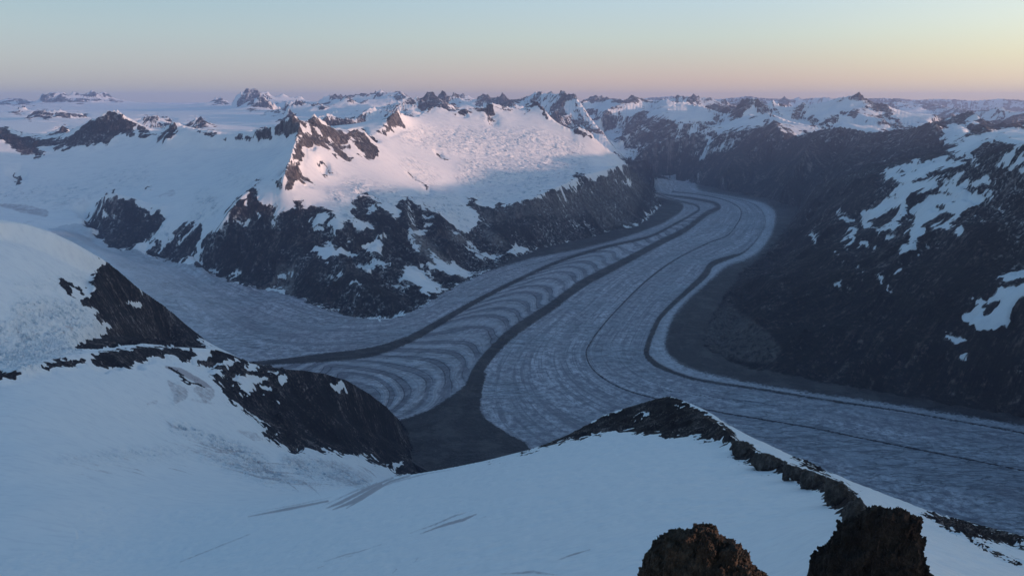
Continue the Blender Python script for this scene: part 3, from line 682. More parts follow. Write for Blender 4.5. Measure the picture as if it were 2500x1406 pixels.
paint(fore, 1, '1180 1128 1240 1112 1300 1093 1320 1082 1380 1060 1480 1006 1560 981 1600 969 1640 962 1692 982 1688 995 1720 1004 1740 1014 1762 1030 1775 1040 1792 1057 1802 1076 1822 1083 1841 1095 1851 1105 1882 1115 1921 1139 1961 1147 2001 1161 2026 1169 2061 1184 2091 1204 2102 1230 2112 1260 2130 1300 2080 1302 2055 1272 2050 1251 2015 1231 2010 1188 1980 1196 1961 1171 1945 1181 1920 1156 1890 1151 1850 1146 1830 1129 1788 1121 1790 1091 1780 1089 1760 1076 1720 1076 1690 1063 1650 1066 1620 1068 1600 1059 1570 1061 1540 1053 1500 1053 1450 1062 1400 1072 1360 1083 1320 1090 1290 1102 1240 1114 1190 1130',
      '1925 1104 1970 1120 2032 1156 2030 1165 1970 1140', '2240 1250 2330 1260 2400 1280 2500 1305 2640 1342 2640 1372 2500 1342 2420 1320 2350 1306 2310 1290', '2350 1300 2380 1320 2440 1350 2500 1376 2500 1384 2420 1350 2350 1312')
stroke(fore, [(1795, 1098, 30), (1850, 1125, 30), (1900, 1138, 26), (1950, 1160, 26), (2000, 1180, 28), (2050, 1205, 40), (2080, 1240, 50), (2100, 1290, 60)], 2.0, 1.0)
paint(fore, 0, '1631 991 1670 992 1668 996 1632 994', '1540 1026 1560 1014 1588 1003 1584 1010 1560 1020', '1712 992 1745 1006 1756 1020 1720 1008', '2470 1312 2500 1322 2640 1350 2640 1360 2500 1335')

far = sheet(0)
paint(far, 1, '1400 200 2660 200 2660 480 1700 480 1560 450 1450 300', '760 200 1400 200 1460 330 760 330', '690 262 705 250 715 258 706 270 720 290 700 290 680 300')
paint(far, 0,
 '1745 314 1770 298 1800 286 1830 268 1868 276 1885 292 1860 302 1830 305 1800 318 1760 322', '1876 278 1920 288 1962 301 2000 316 1950 328 1912 335 1895 296', '1968 285 1985 268 2000 258 2035 250 2072 242 2100 252 2140 268 2158 272 2150 284 2120 283 2095 274 2080 266 2060 275 2010 285',
 '1990 300 2035 305 2050 288 2070 282 2080 292 2130 296 2170 308 2180 318 2120 322 2060 318 2010 312', '2180 258 2200 252 2250 258 2290 285 2270 305 2215 302 2190 285', '1597 298 1640 262 1663 249 1700 261 1752 281 1735 288 1700 292 1650 294', '1498 270 1530 258 1570 247 1578 254 1556 273 1515 277', '1580 275 1620 246 1642 250 1642 262 1600 292 1588 290',
 '1440 262 1490 245 1520 246 1495 262 1480 275 1462 310 1450 300 1452 275', '1375 255 1392 250 1396 270 1385 282 1372 270', '1455 308 1475 300 1475 318 1510 345 1530 375 1515 385 1495 350 1470 325', '1412 250 1430 250 1440 268 1420 272',
 '870 245 900 237 925 226 960 232 968 248 940 258 925 262 900 266 880 268 860 262', '700 268 760 262 830 252 848 242 862 252 880 268 880 280 830 290 760 290 700 285', '985 262 1020 258 1030 265 1010 275 985 280', '1005 275 1040 268 1050 275 1020 290', '1128 233 1150 238 1160 262 1130 265 1118 245', '1240 255 1280 250 1290 262 1250 268', '905 282 935 268 950 275 925 300 900 300', '1095 262 1115 258 1110 270 1090 272', '1065 232 1075 242 1085 255 1075 250',
 '1330 256 1345 255 1340 268 1332 268', '785 244 830 240 850 245 800 255', '1885 255 1920 262 1950 265 1930 272 1900 272', '2330 275 2350 272 2340 290 2320 290')

icef = sheet(0)
for pl, v in ROCKPOLY:
    fill(icef, pl, v)
icef = box(icef, 2, 1)
# outline of the valley ice
ice = sheet(0)
fill(ice, TOE + [(q[0], q[1]) for q in TOEW] + S('170 548 120 560 150 590 240 632 330 705 400 755 440 790 500 850 560 900 640 905 760 910 860 940 975 1022 995 1060 1004 1100 996 1140 1000 1300 2700 1500') + TOEE[::-1]
     + S('1850 482 1780 468 1700 447 1650 437 1590 436 1600 470'), 1)
ice = box(ice, 2, 1)

# dirt, crevasse fields and melt streaks on the snow
dirt = sheet(0)
crev = sheet(0)
veg = sheet(0)
for pts, v in (
 ([(605, 1260, 2), (700, 1242, 7), (800, 1222, 5)], .8), ([(615, 1250, 1), (720, 1232, 4), (810, 1212, 2)], .6), ([(795, 1240, 2), (830, 1226, 8), (900, 1190, 8), (960, 1165, 3)], .85), ([(812, 1243, 2), (860, 1224, 9), (930, 1182, 7)], .9),
 ([(845, 1240, 2), (880, 1218, 7), (950, 1175, 6), (1000, 1160, 4)], .8), ([(785, 1235, 2), (860, 1200, 5), (920, 1178, 5)], .6), ([(900, 1200, 3), (960, 1176, 6), (1040, 1155, 5), (1100, 1146, 3)], .55), ([(440, 1370, 2), (490, 1350, 3), (560, 1322, 3), (610, 1302, 2)], .7),
 ([(450, 1380, 1), (510, 1352, 2), (560, 1335, 1)], .4), ([(1000, 1300, 1), (1060, 1280, 4), (1110, 1258, 5), (1140, 1250, 2)], .7), ([(1025, 1302, 1), (1085, 1280, 6), (1130, 1268, 7), (1162, 1254, 2)], .9), ([(980, 1313, 1), (1020, 1302, 2)], .4), ([(1168, 1266, 1), (1185, 1260, 3)], .6),
 ([(790, 1370, 1), (840, 1354, 4), (880, 1344, 3), (930, 1328, 1)], .7), ([(830, 1362, 2), (860, 1355, 4)], .6), ([(1360, 1366, 2), (1400, 1352, 6), (1440, 1340, 2)], .7), ([(775, 1385, 2), (790, 1380, 2)], .7), ([(958, 1398, 2), (968, 1388, 3)], .7), ([(1012, 1370, 2), (1020, 1361, 3)], .6),
 ([(1220, 1400, 4), (1300, 1395, 10), (1360, 1402, 4)], .5), ([(370, 1405, 1), (430, 1385, 2), (520, 1350, 1)], .3),
 ([(1250, 1105, 2), (1180, 1140, 6), (1150, 1150, 3)], .3), ([(1300, 1100, 2), (1220, 1135, 5)], .3), ([(1230, 1112, 2), (1190, 1128, 5), (1160, 1145, 2)], .3),
 # dirt fans under the knob's rocks
 ([(405, 895, 6), (440, 905, 16), (500, 938, 14), (515, 945, 4)], .75), ([(410, 930, 10), (440, 960, 40), (430, 975, 20)], .45), ([(480, 950, 20), (505, 960, 40), (500, 975, 20)], .45), ([(380, 980, 14), (360, 985, 8)], .35), ([(470, 975, 10), (520, 985, 12)], .35),
 ([(580, 1050, 8), (620, 1065, 24), (640, 1072, 8)], .4), ([(760, 1120, 8), (830, 1140, 30), (900, 1170, 24), (880, 1185, 10)], .35), ([(690, 1115, 8), (740, 1130, 20)], .35), ([(800, 1160, 12), (880, 1185, 22)], .4),
 # broken blue crevasse cliffs across the bowl
 ([(400, 1022, 3), (420, 1040, 8), (455, 1050, 6)], .5), ([(160, 1110, 3), (210, 1125, 8), (260, 1140, 5)], .3), ([(180, 1130, 3), (240, 1150, 5), (280, 1150, 2)], .3), ([(280, 1100, 2), (340, 1115, 5)], .3),
 ([(160, 795, 4), (178, 800, 8), (172, 812, 3)], .6), ([(40, 690, 2), (100, 680, 3), (180, 668, 3), (205, 665, 1)], .25), ([(45, 720, 2), (120, 700, 3)], .25),
 # smears on the western basin
 ([(0, 500, 10), (60, 510, 24), (110, 520, 20)], .5), ([(120, 500, 10), (200, 490, 20)], .3), ([(60, 545, 8), (100, 530, 10)], .3), ([(240, 480, 4), (330, 440, 8), (380, 430, 4)], .25), ([(390, 480, 10), (420, 470, 20)], .35), ([(470, 500, 8), (500, 490, 16), (530, 480, 8)], .3),
 ([(205, 355, 6), (230, 365, 6)], .4), ([(80, 400, 6), (120, 400, 6)], .3)):
    stroke(dirt, pts, 3.0, v)
rl = random.Random(4)
for k in range(46):                                      # fans of fine crevasse lines across the bowl
    f = k / 45.0
    y0 = 1060 + 95 * f + rl.uniform(-4, 4)
    x0 = 400 + 210 * f + rl.uniform(-40, 60)
    L_ = rl.uniform(60, 240)
    pts = [(x0, y0, 1), (x0 + L_ * .5, y0 + L_ * .13 + 6 * (1 - f), rl.uniform(2, 4)), (x0 + L_, y0 + L_ * .16 + 10 * (1 - f), 1)]
    stroke(dirt, pts, 2.0, rl.uniform(.35, .75))
for k in range(26):
    x0, y0 = rl.uniform(140, 420), rl.uniform(1095, 1150)
    L_ = rl.uniform(20, 80)
    stroke(dirt, [(x0, y0, 1), (x0 + L_ * .5, y0 + L_ * .1, 3), (x0 + L_, y0 + L_ * .28, 1)], 2.0, rl.uniform(.3, .6))
for k in range(30):
    x0, y0 = rl.uniform(690, 900), rl.uniform(1118, 1180)
    L_ = rl.uniform(15, 50)
    stroke(dirt, [(x0, y0, 1), (x0 + L_ * .6, y0 + L_ * .35, 3), (x0 + L_, y0 + L_ * .75, 1)], 2.0, rl.uniform(.4, .8))
for k in range(16):
    x0, y0 = 960 + k * 22 + rl.uniform(-6, 6), 1158 - k * 4.5
    stroke(dirt, [(x0, y0, 2), (x0 - 18, y0 + 10, 3), (x0 - 50 - rl.uniform(0, 30), y0 + 22, 1)], 2.0, rl.uniform(.25, .5))
for pts, v in (
 ([(-100, 850, 60), (60, 840, 130), (180, 810, 90)], 1.), ([(60, 760, 60), (180, 760, 50), (230, 790, 40)], .7), ([(40, 700, 20), (150, 690, 40), (200, 670, 20)], .3), ([(425, 1040, 10), (520, 1075, 22), (600, 1110, 30), (660, 1150, 16), (690, 1165, 8)], 1.), ([(700, 1130, 30), (800, 1150, 50), (880, 1180, 30)], .8),
 ([(500, 1110, 20), (650, 1165, 30), (780, 1190, 16)], .6), ([(150, 1120, 10), (300, 1110, 30), (450, 1100, 30)], .35), ([(440, 940, 30), (430, 975, 20)], .4), ([(400, 560, 24), (415, 590, 24)], .8), ([(505, 500, 60), (480, 540, 20)], .7), ([(0, 470, 40), (150, 480, 60), (240, 450, 40), (350, 430, 40)], .45),
 ([(1000, 330, 40), (1150, 350, 60), (1300, 350, 60), (1400, 370, 40)], .8), ([(1150, 420, 60), (1300, 420, 80), (1420, 410, 40)], 1.), ([(960, 500, 20), (1090, 500, 60), (1130, 540, 30)], .9), ([(860, 460, 40), (960, 480, 40)], .7), ([(1000, 400, 40), (1050, 440, 40)], .5), ([(1150, 480, 24), (1300, 470, 24)], .8),
 ([(820, 480, 30), (850, 520, 26)], .8), ([(560, 430, 50), (620, 440, 40)], .3)):
    stroke(crev, pts, 18.0, v)
paint(veg, 1, '1700 900 1800 740 1960 600 2100 560 2300 620 2500 560 2660 600 2660 1100 2200 1020 1800 930', '720 700 800 660 900 690 1000 700 1010 760 880 775 760 750', '860 560 960 600 960 660 900 640')
def soften(q, r):
    """sharp core and a wide ragged margin in one chart"""
    return (.55 * box(q, 2, 2) + .45 * box(q, r, 2)).astype(np.float32)


scree_and_sun = box(scree_and_sun, 3, 2)
main, right, domes, knob, fore, far = soften(main, 6), soften(right, 6), soften(domes, 7), soften(knob, 5), soften(fore, 4), soften(far, 8)
scree_and_sun = box(scree_and_sun, 4, 1)
veg = box(veg, 25, 2)
crev = np.clip(box(crev, 5, 1) * 1.7, 0, 1)

# ------------------------------------------------------------------ glacier chart
M1 = S('560 892 640 885 720 879 800 871 907 858 999 827 1070 788 1156 738 1262 684 1369 636 1476 603 1582 578 1650 545 1695 520 1706 510 1695 500 1640 486 1610 475 1590 470')
M1W = [9, 12, 18, 24, 26, 20, 18, 13, 10, 9, 8, 7, 6, 5, 5, 5, 4, 4, 3]
M2 = S('1330 1210 1230 1140 1150 1060 1140 1000 1150 955 1173 893 1244 816 1333 756 1422 692 1511 645 1618 588 1672 561 1719 525 1745 512 1755 505 1748 498 1737 493 1690 484 1636 477 1600 471 1585 468')
M2W = [150, 170, 120, 66, 44, 31, 27, 24, 22, 19, 16, 14, 13, 12, 11, 10, 8, 7, 5, 4, 4]
M3 = S('2640 1182 2500 1148 2260 1100 2100 1068 1980 1043 1820 1016 1755 1005 1600 972 1511 944 1451 905 1431 866 1440 837 1476 788 1547 713 1600 667 1654 630 1726 594 1773 576 1794 554 1809 525 1801 504 1762 486 1700 474 1640 468')
M4 = S('2640 1086 2482 1053 2320 1024 2176 999 2032 978 1852 949 1708 927 1636 905 1593 882 1578 855 1600 794 1622 762 1672 715 1719 672 1737 645 1780 628 1816 615 1850 580 1868 540 1850 505 1800 486 1700 470')
DEB = S('2640 1062 2500 1039 2320 1010 2140 981 1960 956 1816 931 1708 906 1654 884 1624 850 1629 812 1647 769 1690 722 1737 682 1773 651 1816 636 1850 618 1880 580 1893 540 1892 515 1860 494 1800 482 1700 465')
M1W, M2W, M4W = ([float(v[0]) for v in smooth([(q, 0) for q in W])] for W in (M1W, M2W, [4, 4, 4, 4, 5, 6, 7, 9, 13, 13, 12, 11, 12, 16, 14, 10, 4, 2, 1, 1, 1, 1]))
M1C, M2C = M1, M2
M1, M2, M3, M4, DEB = (smooth(q) for q in (M1, M2, M3, M4, DEB))
for q in (M1[6:], M2, M3, M4, DEB):
    line('glacier', q, z=GZ)
line('glacier', K(640, 892, 4.2, 600, 884, 4.35, 500, 835, 4.85, 400, 745, 5.6, 330, 690, 6.1, 240, 615, 7.0, 150, 560, 8.0))
line('glacier', K(700, 800, 5.0, 560, 740, 5.75, 450, 690, 6.35, 380, 655, 6.85, 300, 625, 7.3, 220, 590, 7.85))
line('glacier', XY(1330, 1210, 1800, 1300, 2500, 1500), z=GZ)
line('glacier', XY(1590, 440, 1650, 442, 1700, 452, 1780, 473, 1850, 487, 1940, 500), z=GZ)
line('glacier', XY(1200, 960, 1280, 1060, 1400, 1100), z=GZ)
line('glacier', XY(2640, 1300, 2300, 1250, 2000, 1200, 1700, 1100), z=GZ)
debris = sheet(0)
stroke(debris, [(x, y, q * .9) for (x, y), q in zip(M1, M1W)], 4.0)
stroke(debris, [(x, y, q * .88) for (x, y), q in zip(M2, M2W)], 4.5)
stroke(debris, [(x, y, 3.4 if y > 640 else 2.6) for x, y in M3], 2.0, .95)
stroke(debris, [(x, y, q) for (x, y), q in zip(M4, M4W)], 3.5, .95)
stroke(debris, [(1600, 949, 2), (1750, 970, 3), (1906, 988, 2)], 1.5, .6)
stroke(debris, [(760, 872, 2), (860, 876, 3), (960, 874, 2), (1020, 866, 1)], 2, .5)
tmp = sheet(0)
fill(tmp, DEB + [(1700, 440), (1960, 480), (2640, 800)], 1)                     # lateral moraine under the eastern mountain
np.maximum(debris, box(tmp, 9, 2), out=debris)
tmp = sheet(0)
paint(tmp, 1, '905 775 960 772 1010 748 1050 722 1110 698 1180 668 1230 650 1300 630 1400 612 1490 590 1560 568 1620 545 1660 520 1672 503 1660 492 1600 478 1560 520 1300 560 1050 640 900 700')
np.maximum(debris, box(tmp, 5, 2), out=debris)
stroke(debris, [(1020, 752, 2), (1120, 706, 2), (1240, 660, 3), (1340, 634, 3), (1450, 612, 4), (1560, 580, 4)], 2, .6)
tmp = sheet(0)
paint(tmp, 1, '960 1030 1050 1000 1110 960 1150 930 1190 900 1175 960 1172 1000 1200 1040 1285 1080 1320 1150 1000 1250 900 1150')
np.maximum(debris, box(tmp, 5, 2), out=debris)
for pts, w_, v_ in (('1100 702 1200 668 1300 640 1400 618', 2, .5), ('1060 752 1160 700 1260 660 1360 628', 2, .45), ('1330 900 1300 960 1330 1020 1390 1060', 2, .25), ('1520 700 1460 780 1420 860 1440 930 1520 975', 2, .3), ('1560 720 1500 790 1465 850 1480 900 1550 945 1700 985', 2.5, .35),
                    ('1600 720 1545 800 1535 850 1570 905 1650 940 1800 962 2000 995 2300 1045 2640 1100', 2, .35), ('1700 1030 1900 1060 2100 1100 2400 1160', 2, .25), ('1830 590 1780 640 1700 690', 2, .3), ('1690 545 1600 600 1480 660 1380 735 1290 830 1215 930 1200 1000', 3, .3)):
    stroke(debris, [(x, y, w_) for x, y in smooth(S(pts))], 2.5, v_)
for pts in ('480 660 560 690 640 720 700 745 780 785', '640 712 720 738 800 770 900 790', '330 640 420 690 520 740 640 790'):
    stroke(debris, [(x, y, 2) for x, y in smooth(S(pts))], 3, .45)

ARCS = """-2 150 1060 260 1090 320 1130 340 1170 320 1230
-1 100 985 300 1020 390 1075 420 1130 390 1240
0 0 935 350 990 450 1030 500 1090 510 1160 430 1240
1 0 905 300 920 560 980 660 1030 670 1100 620 1170
2 200 880 560 890 720 920 800 990 790 1060 740 1120
3 300 840 800 850 900 890 920 950 880 1020
4 500 790 900 790 985 825 1010 880 980 940
5 560 760 880 705 1050 680 1110 720 1110 780 1080 840
6 690 695 860 625 1060 600 1190 615 1220 660 1190 720
7 780 650 950 585 1150 552 1250 560 1310 600 1270 660
8 880 600 1050 530 1210 495 1310 495 1370 540 1340 600
9 960 545 1150 475 1320 440 1420 450 1440 490 1400 560
10 1050 490 1250 420 1400 390 1490 410 1520 450 1480 510
11 1150 440 1350 375 1500 340 1580 360 1600 400 1560 460
12 1250 390 1420 330 1580 297 1660 315 1690 350 1650 410
13 1330 345 1500 290 1640 257 1730 270 1765 300 1730 350
14 1400 315 1560 255 1720 222 1800 237 1830 262 1800 310
15 1480 280 1640 220 1800 182 1875 195 1900 218 1870 265
16 1560 245 1720 190 1860 152 1940 162 1960 182 1930 230
17 1640 205 1800 150 1930 122 2005 130 2020 148 1990 190
18 1720 170 1900 110 2030 87 2090 95 2110 112 2080 145
19 1800 140 1980 80 2110 58 2170 64 2190 78 2160 105
20 1880 115 2050 55 2190 28 2245 36 2260 50 2240 75
21 1960 88 2130 28 2260 -2 2315 6 2330 22 2305 45"""
ARC = []
for ln in ARCS.split('\n'):
    v = [float(q) for q in ln.split()]
    ARC.append((v[0], [(800 + a / 2.812, 560 + b / 2.812) for a, b in zip(v[1::2], v[2::2])]))
for k in range(22, 37):                                  # farther up the valley the waves only get closer
    f = (k - 21) / 15.0
    i1 = np.interp(f, [0, 1], [11.2, 14.9])
    i2 = np.interp(f, [0, 1], [10.2, 14.6])
    q1 = [np.interp(i1, np.arange(len(M1C)), np.array(M1C)[:, c]) for c in (0, 1)]
    q2 = [np.interp(i2, np.arange(len(M2C)), np.array(M2C)[:, c]) for c in (0, 1)]
    q3 = [np.interp(i2 + .55, np.arange(len(M2C)), np.array(M2C)[:, c]) for c in (0, 1)]
    ap = (q3[0] * .84 + q1[0] * .16 + 2, q3[1] * .84 + q1[1] * .16 - 2)
    mid = (q1[0] * .45 + ap[0] * .55, q1[1] * .45 + ap[1] * .55 - 1)
    ARC.append((k, [tuple(q1), mid, ap, tuple(q2)]))
ARC = [(k, smooth(q, 5)) for k, q in ARC]
# ------------------------------------------------------------------ noise
rs = np.random.RandomState(11)
PERM = rs.permutation(256).astype(np.int32)
PERM = np.concatenate([PERM, PERM])
GRX = np.cos(np.arange(256) * 2.39996).astype(np.float32)
GRY = np.sin(np.arange(256) * 2.39996).astype(np.float32)


def perlin(x, y):
    xi = np.floor(x)
    yi = np.floor(y)
    fx = (x - xi).astype(np.float32)
    fy = (y - yi).astype(np.float32)
    xi = xi.astype(np.int32) & 255
    yi = yi.astype(np.int32) & 255
    x1 = (xi + 1) & 255
    y1 = (yi + 1) & 255
    u = fx * fx * fx * (fx * (fx * 6 - 15) + 10)
    v = fy * fy * fy * (fy * (fy * 6 - 15) + 10)
    p0, p1 = PERM[xi], PERM[x1]

    def g(h, a, b):
        return GRX[h] * a + GRY[h] * b
    a = g(PERM[p0 + yi], fx, fy)
    b = g(PERM[p1 + yi], fx - 1, fy)
    c = g(PERM[p0 + y1], fx, fy - 1)
    d = g(PERM[p1 + y1], fx - 1, fy - 1)
    a = a + u * (b - a)
    c = c + u * (d - c)
    return (a + v * (c - a)) * 1.5


def fbm(x, y, n, gain=.5, ridged=False):
    s = np.zeros(x.shape, np.float32)
    a = 1.0
    t = 0.0
    wgt = 1.0
    for k in range(n):
        v = perlin(x * 2.03 ** k + 17.3 * k, y * 2.03 ** k - 9.1 * k)
        if ridged:
            v = 1 - np.abs(v) * 1.7
            v = v * v * wgt
            wgt = np.clip(v * 1.6, 0, 1)
        s += a * v
        t += a
        a *= gain
    return s / t


# ------------------------------------------------------------------ solve the levels
ssum = np.zeros((NR, NA))
scnt = np.zeros((NR, NA))
seed = np.full((NR, NA), -1, np.int16)
crestm = np.zeros((NR, NA), np.float32)
for own, az, lr, zz, cr in LINES:
    j = np.rint((az - A0) / H).astype(int)
    i = np.rint((lr - R0) / H).astype(int)
    ok = (j >= 0) & (j < NA) & (i >= 0) & (i < NR)
    i, j, zv = i[ok], j[ok], zz[ok]
    np.add.at(ssum, (i, j), zv)
    np.add.at(scnt, (i, j), 1)
    seed[i, j] = own
    if cr:
        crestm[i, j] = 1
# a crest cell keeps its highest point
top = np.full((NR, NA), -1e9)
for own, az, lr, zz, cr in LINES:
    if cr:
        j = np.rint((az - A0) / H).astype(int)
        i = np.rint((lr - R0) / H).astype(int)
        ok = (j >= 0) & (j < NA) & (i >= 0) & (i < NR)
        np.maximum.at(top, (i[ok], j[ok]), zz[ok])
m = top > -1e8
ssum[m] = top[m]
scnt[m] = 1


zc = harmonic(ssum, scnt)
own_h, dist_h = nearest(seed)
ii = np.arange(NR)
jj = np.arange(NA)
AZ = (A0 + jj * H)[None, :]
RR = np.exp(R0 + ii * H)[:, None]
shp = (NR, NA)
oid = np.repeat(np.repeat(own_h, 2, 0), 2, 1)[:NR, :NA].astype(np.int16)
own = np.array([OI[k] for k, _ in FORMS], np.int8)[oid]
dist = np.repeat(np.repeat(dist_h, 2, 0), 2, 1)[:NR, :NA].astype(np.float32)
del own_h, dist_h
SHEET = {'glacier': None, 'massif': main, 'westridge': main, 'eastmount': right, 'eastsnow': right, 'eastfar': right, 'dome': domes, 'knob': knob,
         'fore': fore, 'icefield': icef, 'far': far}


def chart(ownA, px, py, slope):
    rock = np.zeros(px.shape, np.float32)
    for k, sh in SHEET.items():
        m = ownA == OI[k]
        if not m.any():
            continue
        if sh is not None:
            rock[m] = look(sh, px[m], py[m])
        if k == 'far':
            rock[m] = np.clip(.19 + rock[m] * .52 + .22 * np.clip((slope[m] - 0.45), -.5, .8), 0, 1)
        if k in ('icefield',):
            rock[m] = rock[m] * np.clip(.55 + .6 * slope[m], .5, 1)
    return rock


wa = np.broadcast_to(ii[:, None] * 1.0, shp)
wb = np.broadcast_to(jj[None, :] * 1.0, shp)
WPX = (fbm(wa / 10, wb / 10, 5, .7) * 40).astype(np.float32)        # ragged edges for the ground cover
WPY = (fbm(wa / 10 + 60, wb / 10 + 7, 5, .7) * 28).astype(np.float32)
px, py = to_px(RR * np.sin(AZ), RR * np.cos(AZ), zc)
px = px + WPX
py = py + WPY
gy = np.gradient(zc, axis=0) / (RR * H)
gx = np.gradient(zc, axis=1) / (RR * H)
slope = np.hypot(gx, gy)
rock = chart(own, px, py, slope)
# snow lies smooth: round the harmonic surface off where there is no rock
ws = 1 - np.clip(box(rock, 3, 1) * 1.6, 0, 1)
near_crest = np.clip(box(crestm, 4, 2) * 12, 0, 1)
sm1 = box(zc, 6, 2)
sm2 = box(zc, 22, 2)
isf = box((own == OI['fore']).astype(np.float32), 4, 1) + box(((own == OI['knob']) | (own == OI['dome']) | (own == OI['westridge'])).astype(np.float32), 4, 1) * .8
zs = zc + (sm1 - zc) * ws * (1 - .8 * near_crest) * (own != OI['far'])
zs = zs + (sm2 - zs) * np.clip(isf, 0, 1) * ws * (1 - near_crest)
gl = ((np.abs(zc - GZ) < 3) | (own == OI['glacier'])).astype(np.float32)
glb = np.clip(box(gl, 5, 2) * 1.6, 0, 1)
zs = (zc + (zs - zc) * (1 - glb)).astype(np.float32)
del sm1, sm2, px, py
AMP = dict(glacier=0, massif=105, westridge=75, eastmount=95, eastsnow=70, eastfar=110, dome=24, knob=24, fore=7, icefield=90, far=190)
WL = dict(glacier=400, massif=560, westridge=480, eastmount=620, eastsnow=500, eastfar=900, dome=140, knob=150, fore=45, icefield=900, far=1500)
FEAT = dict(glacier=60, massif=70, westridge=70, eastmount=60, eastsnow=80, eastfar=120, dome=22, knob=18, fore=5, icefield=250, far=220)
lut = lambda d: np.array([d[k] for k in OWN], np.float32)
ampc = lut(AMP)[own]
wlc = lut(WL)[own]
cap = np.clip(dist / 12.0, 0.10, 1)

# ------------------------------------------------------------------ final mesh rows and columns
CST = H / 2 / QUAL
ca = np.arange(-0.70, 0.70, CST)
rows = []
r = R0 + 26 * H
while r < R1 - 0.01:
    rows.append(r)
    d_ = math.exp(r)
    if d_ >= 12000:
        r = R0 + round((r - R0) / H) * H
    r += H * (3 if d_ < 300 else 2 if d_ < 1500 else 1 if d_ < 3400 else .5 if d_ < 12000 else 1) / QUAL
rows = np.array(rows)
n_r, n_c = len(rows), len(ca)
print('mesh', n_r, n_c, n_r * n_c)
gi = ((rows - R0) / H)[:, None] + 0 * ca[None]
gj = ((ca - A0) / H)[None, :] + 0 * rows[:, None]
z = bil(zs, gi, gj).astype(np.float32)
R = np.exp(rows)[:, None].astype(np.float32)
X = (R * np.sin(ca)[None]).astype(np.float32)
Y = (R * np.cos(ca)[None]).astype(np.float32)
ni, nj = np.clip(np.rint(gi).astype(int), 0, NR - 1), np.clip(np.rint(gj).astype(int), 0, NA - 1)
ow = own[ni, nj]
of = oid[ni, nj]
rk = bil(box(rock, 2, 1), gi, gj).astype(np.float32)
am = bil(ampc, gi, gj) * bil(cap, gi, gj)
cp_ = bil(cap, gi, gj)
wl = lut(WL)[ow]
glm = bil(gl, gi, gj)
_px, _py = to_px(X, Y, z)
icem = look(ice, _px + bil(WPX, gi, gj) * .6, _py + bil(WPY, gi, gj) * .4) * (R > 2400) * (R < 15000) * ~((ow == OI['dome']) | ((ow == OI['knob']) & (z > GZ + 40)) | (ow == OI['fore']) | (ow == OI['far']) | (ow == OI['icefield']))
low = (z < GZ + 340)
seen = (_px > -100) & (_px < 2600) & (_py < 1300) & (R > 2400)
glm = np.where(seen & ((ow == OI['glacier']) | (glm > .3) | (icem > .5)), np.clip(icem * low, 0, 1), glm).astype(np.float32)
glm = np.where((ow == OI['glacier']) & (z < GZ + 4) & ((icem > .2) | ~seen), 1, glm)
pxv, pyv = to_px(X, Y, z)
cv = look(crev, pxv, pyv) * (ow != OI['glacier']) * (ow != OI['far']) * (ow != OI['icefield'])
nz = np.zeros_like(z)
rdf = np.full_like(z, .5)
for k in OWN:
    if k == 'glacier':
        continue
    m = (ow == OI[k]) & (glm < .98)
    if not m.any():
        continue
    L = WL[k]
    x, y = X[m], Y[m]
    wx = perlin(x / L / 1.3 + 5, y / L / 1.3) * L * .35
    wy = perlin(x / L / 1.3 - 31, y / L / 1.3 + 12) * L * .35
    rd = fbm((x + wx) / L, (y + wy) / L, 7 if k not in ('far', 'icefield') else 6, .52, True)
    fb = fbm(x / L * 2.3, y / L * 2.3, 3, .5)
    rkm = rk[m]
    rdf[m] = rd
    sn = {'massif': 7, 'westridge': 5, 'dome': 2.5, 'knob': 2.0, 'fore': 2.2, 'icefield': 4, 'far': 60}.get(k, 8)
    nz[m] = (rd - (.62 if k != 'far' else .85)) * am[m] * np.clip(rkm * 1.3, 0, 1) * 1.6 + fb * sn * (1 - rkm) * cp_[m]
    c_ = cv[m]
    if (c_ > .02).any():
        q = c_ > .02
        s0 = {'dome': 26., 'knob': 22., 'massif': 95., 'westridge': 80.}.get(k, 30.)
        a0 = {'dome': 15., 'knob': 13., 'massif': 24., 'westridge': 15.}.get(k, 4.)
        xx, yy = x[q], y[q]
        wv = 1 - np.abs(fbm((xx + wx[q] * .3) / s0 * .45 + .35 * perlin(yy / s0 * .6, xx / s0 * .6), yy / s0 * 1.5 + .5 * perlin(xx / s0 * .4, yy / s0 * .4), 4, .6)) * 2.2
        t_ = nz[m]
        t_[q] += (wv - .5) * a0 * c_[q] * (1 - np.clip(rkm[q] * 2, 0, 1))
        nz[m] = t_
z = z + nz * (1 - glm)
# streaks that run down the fall line (gullies, avalanche tracks): noise smeared along the slope
dl = np.gradient(rows)[:, None].astype(np.float32)
zb = bil(box(zs, 3, 1), gi, gj).astype(np.float32)
zr = np.gradient(zb, axis=0) / dl
zt = np.gradient(zb, axis=1) / CST
gn = np.sqrt(zr * zr + zt * zt) + 1e-3
si = (zr / gn * (CST / dl)).astype(np.float32)
sj = (zt / gn).astype(np.float32)
del zb, zr, zt
rsn = np.random.RandomState(3)


def smear(src, n):
    acc = src.copy()
    for sg in (1, -1):
        a = np.broadcast_to(np.arange(n_r, dtype=np.float32)[:, None], src.shape).copy()
        b = np.broadcast_to(np.arange(n_c, dtype=np.float32)[None, :], src.shape).copy()
        for _ in range(n):
            ai = np.clip(a + .5, 0, n_r - 1).astype(np.int32)
            bi = np.clip(b + .5, 0, n_c - 1).astype(np.int32)
            a += sg * si[ai, bi]
            b += sg * sj[ai, bi]
            ai = np.clip(a + .5, 0, n_r - 1).astype(np.int32)
            bi = np.clip(b + .5, 0, n_c - 1).astype(np.int32)
            acc += src[ai, bi]
    return acc


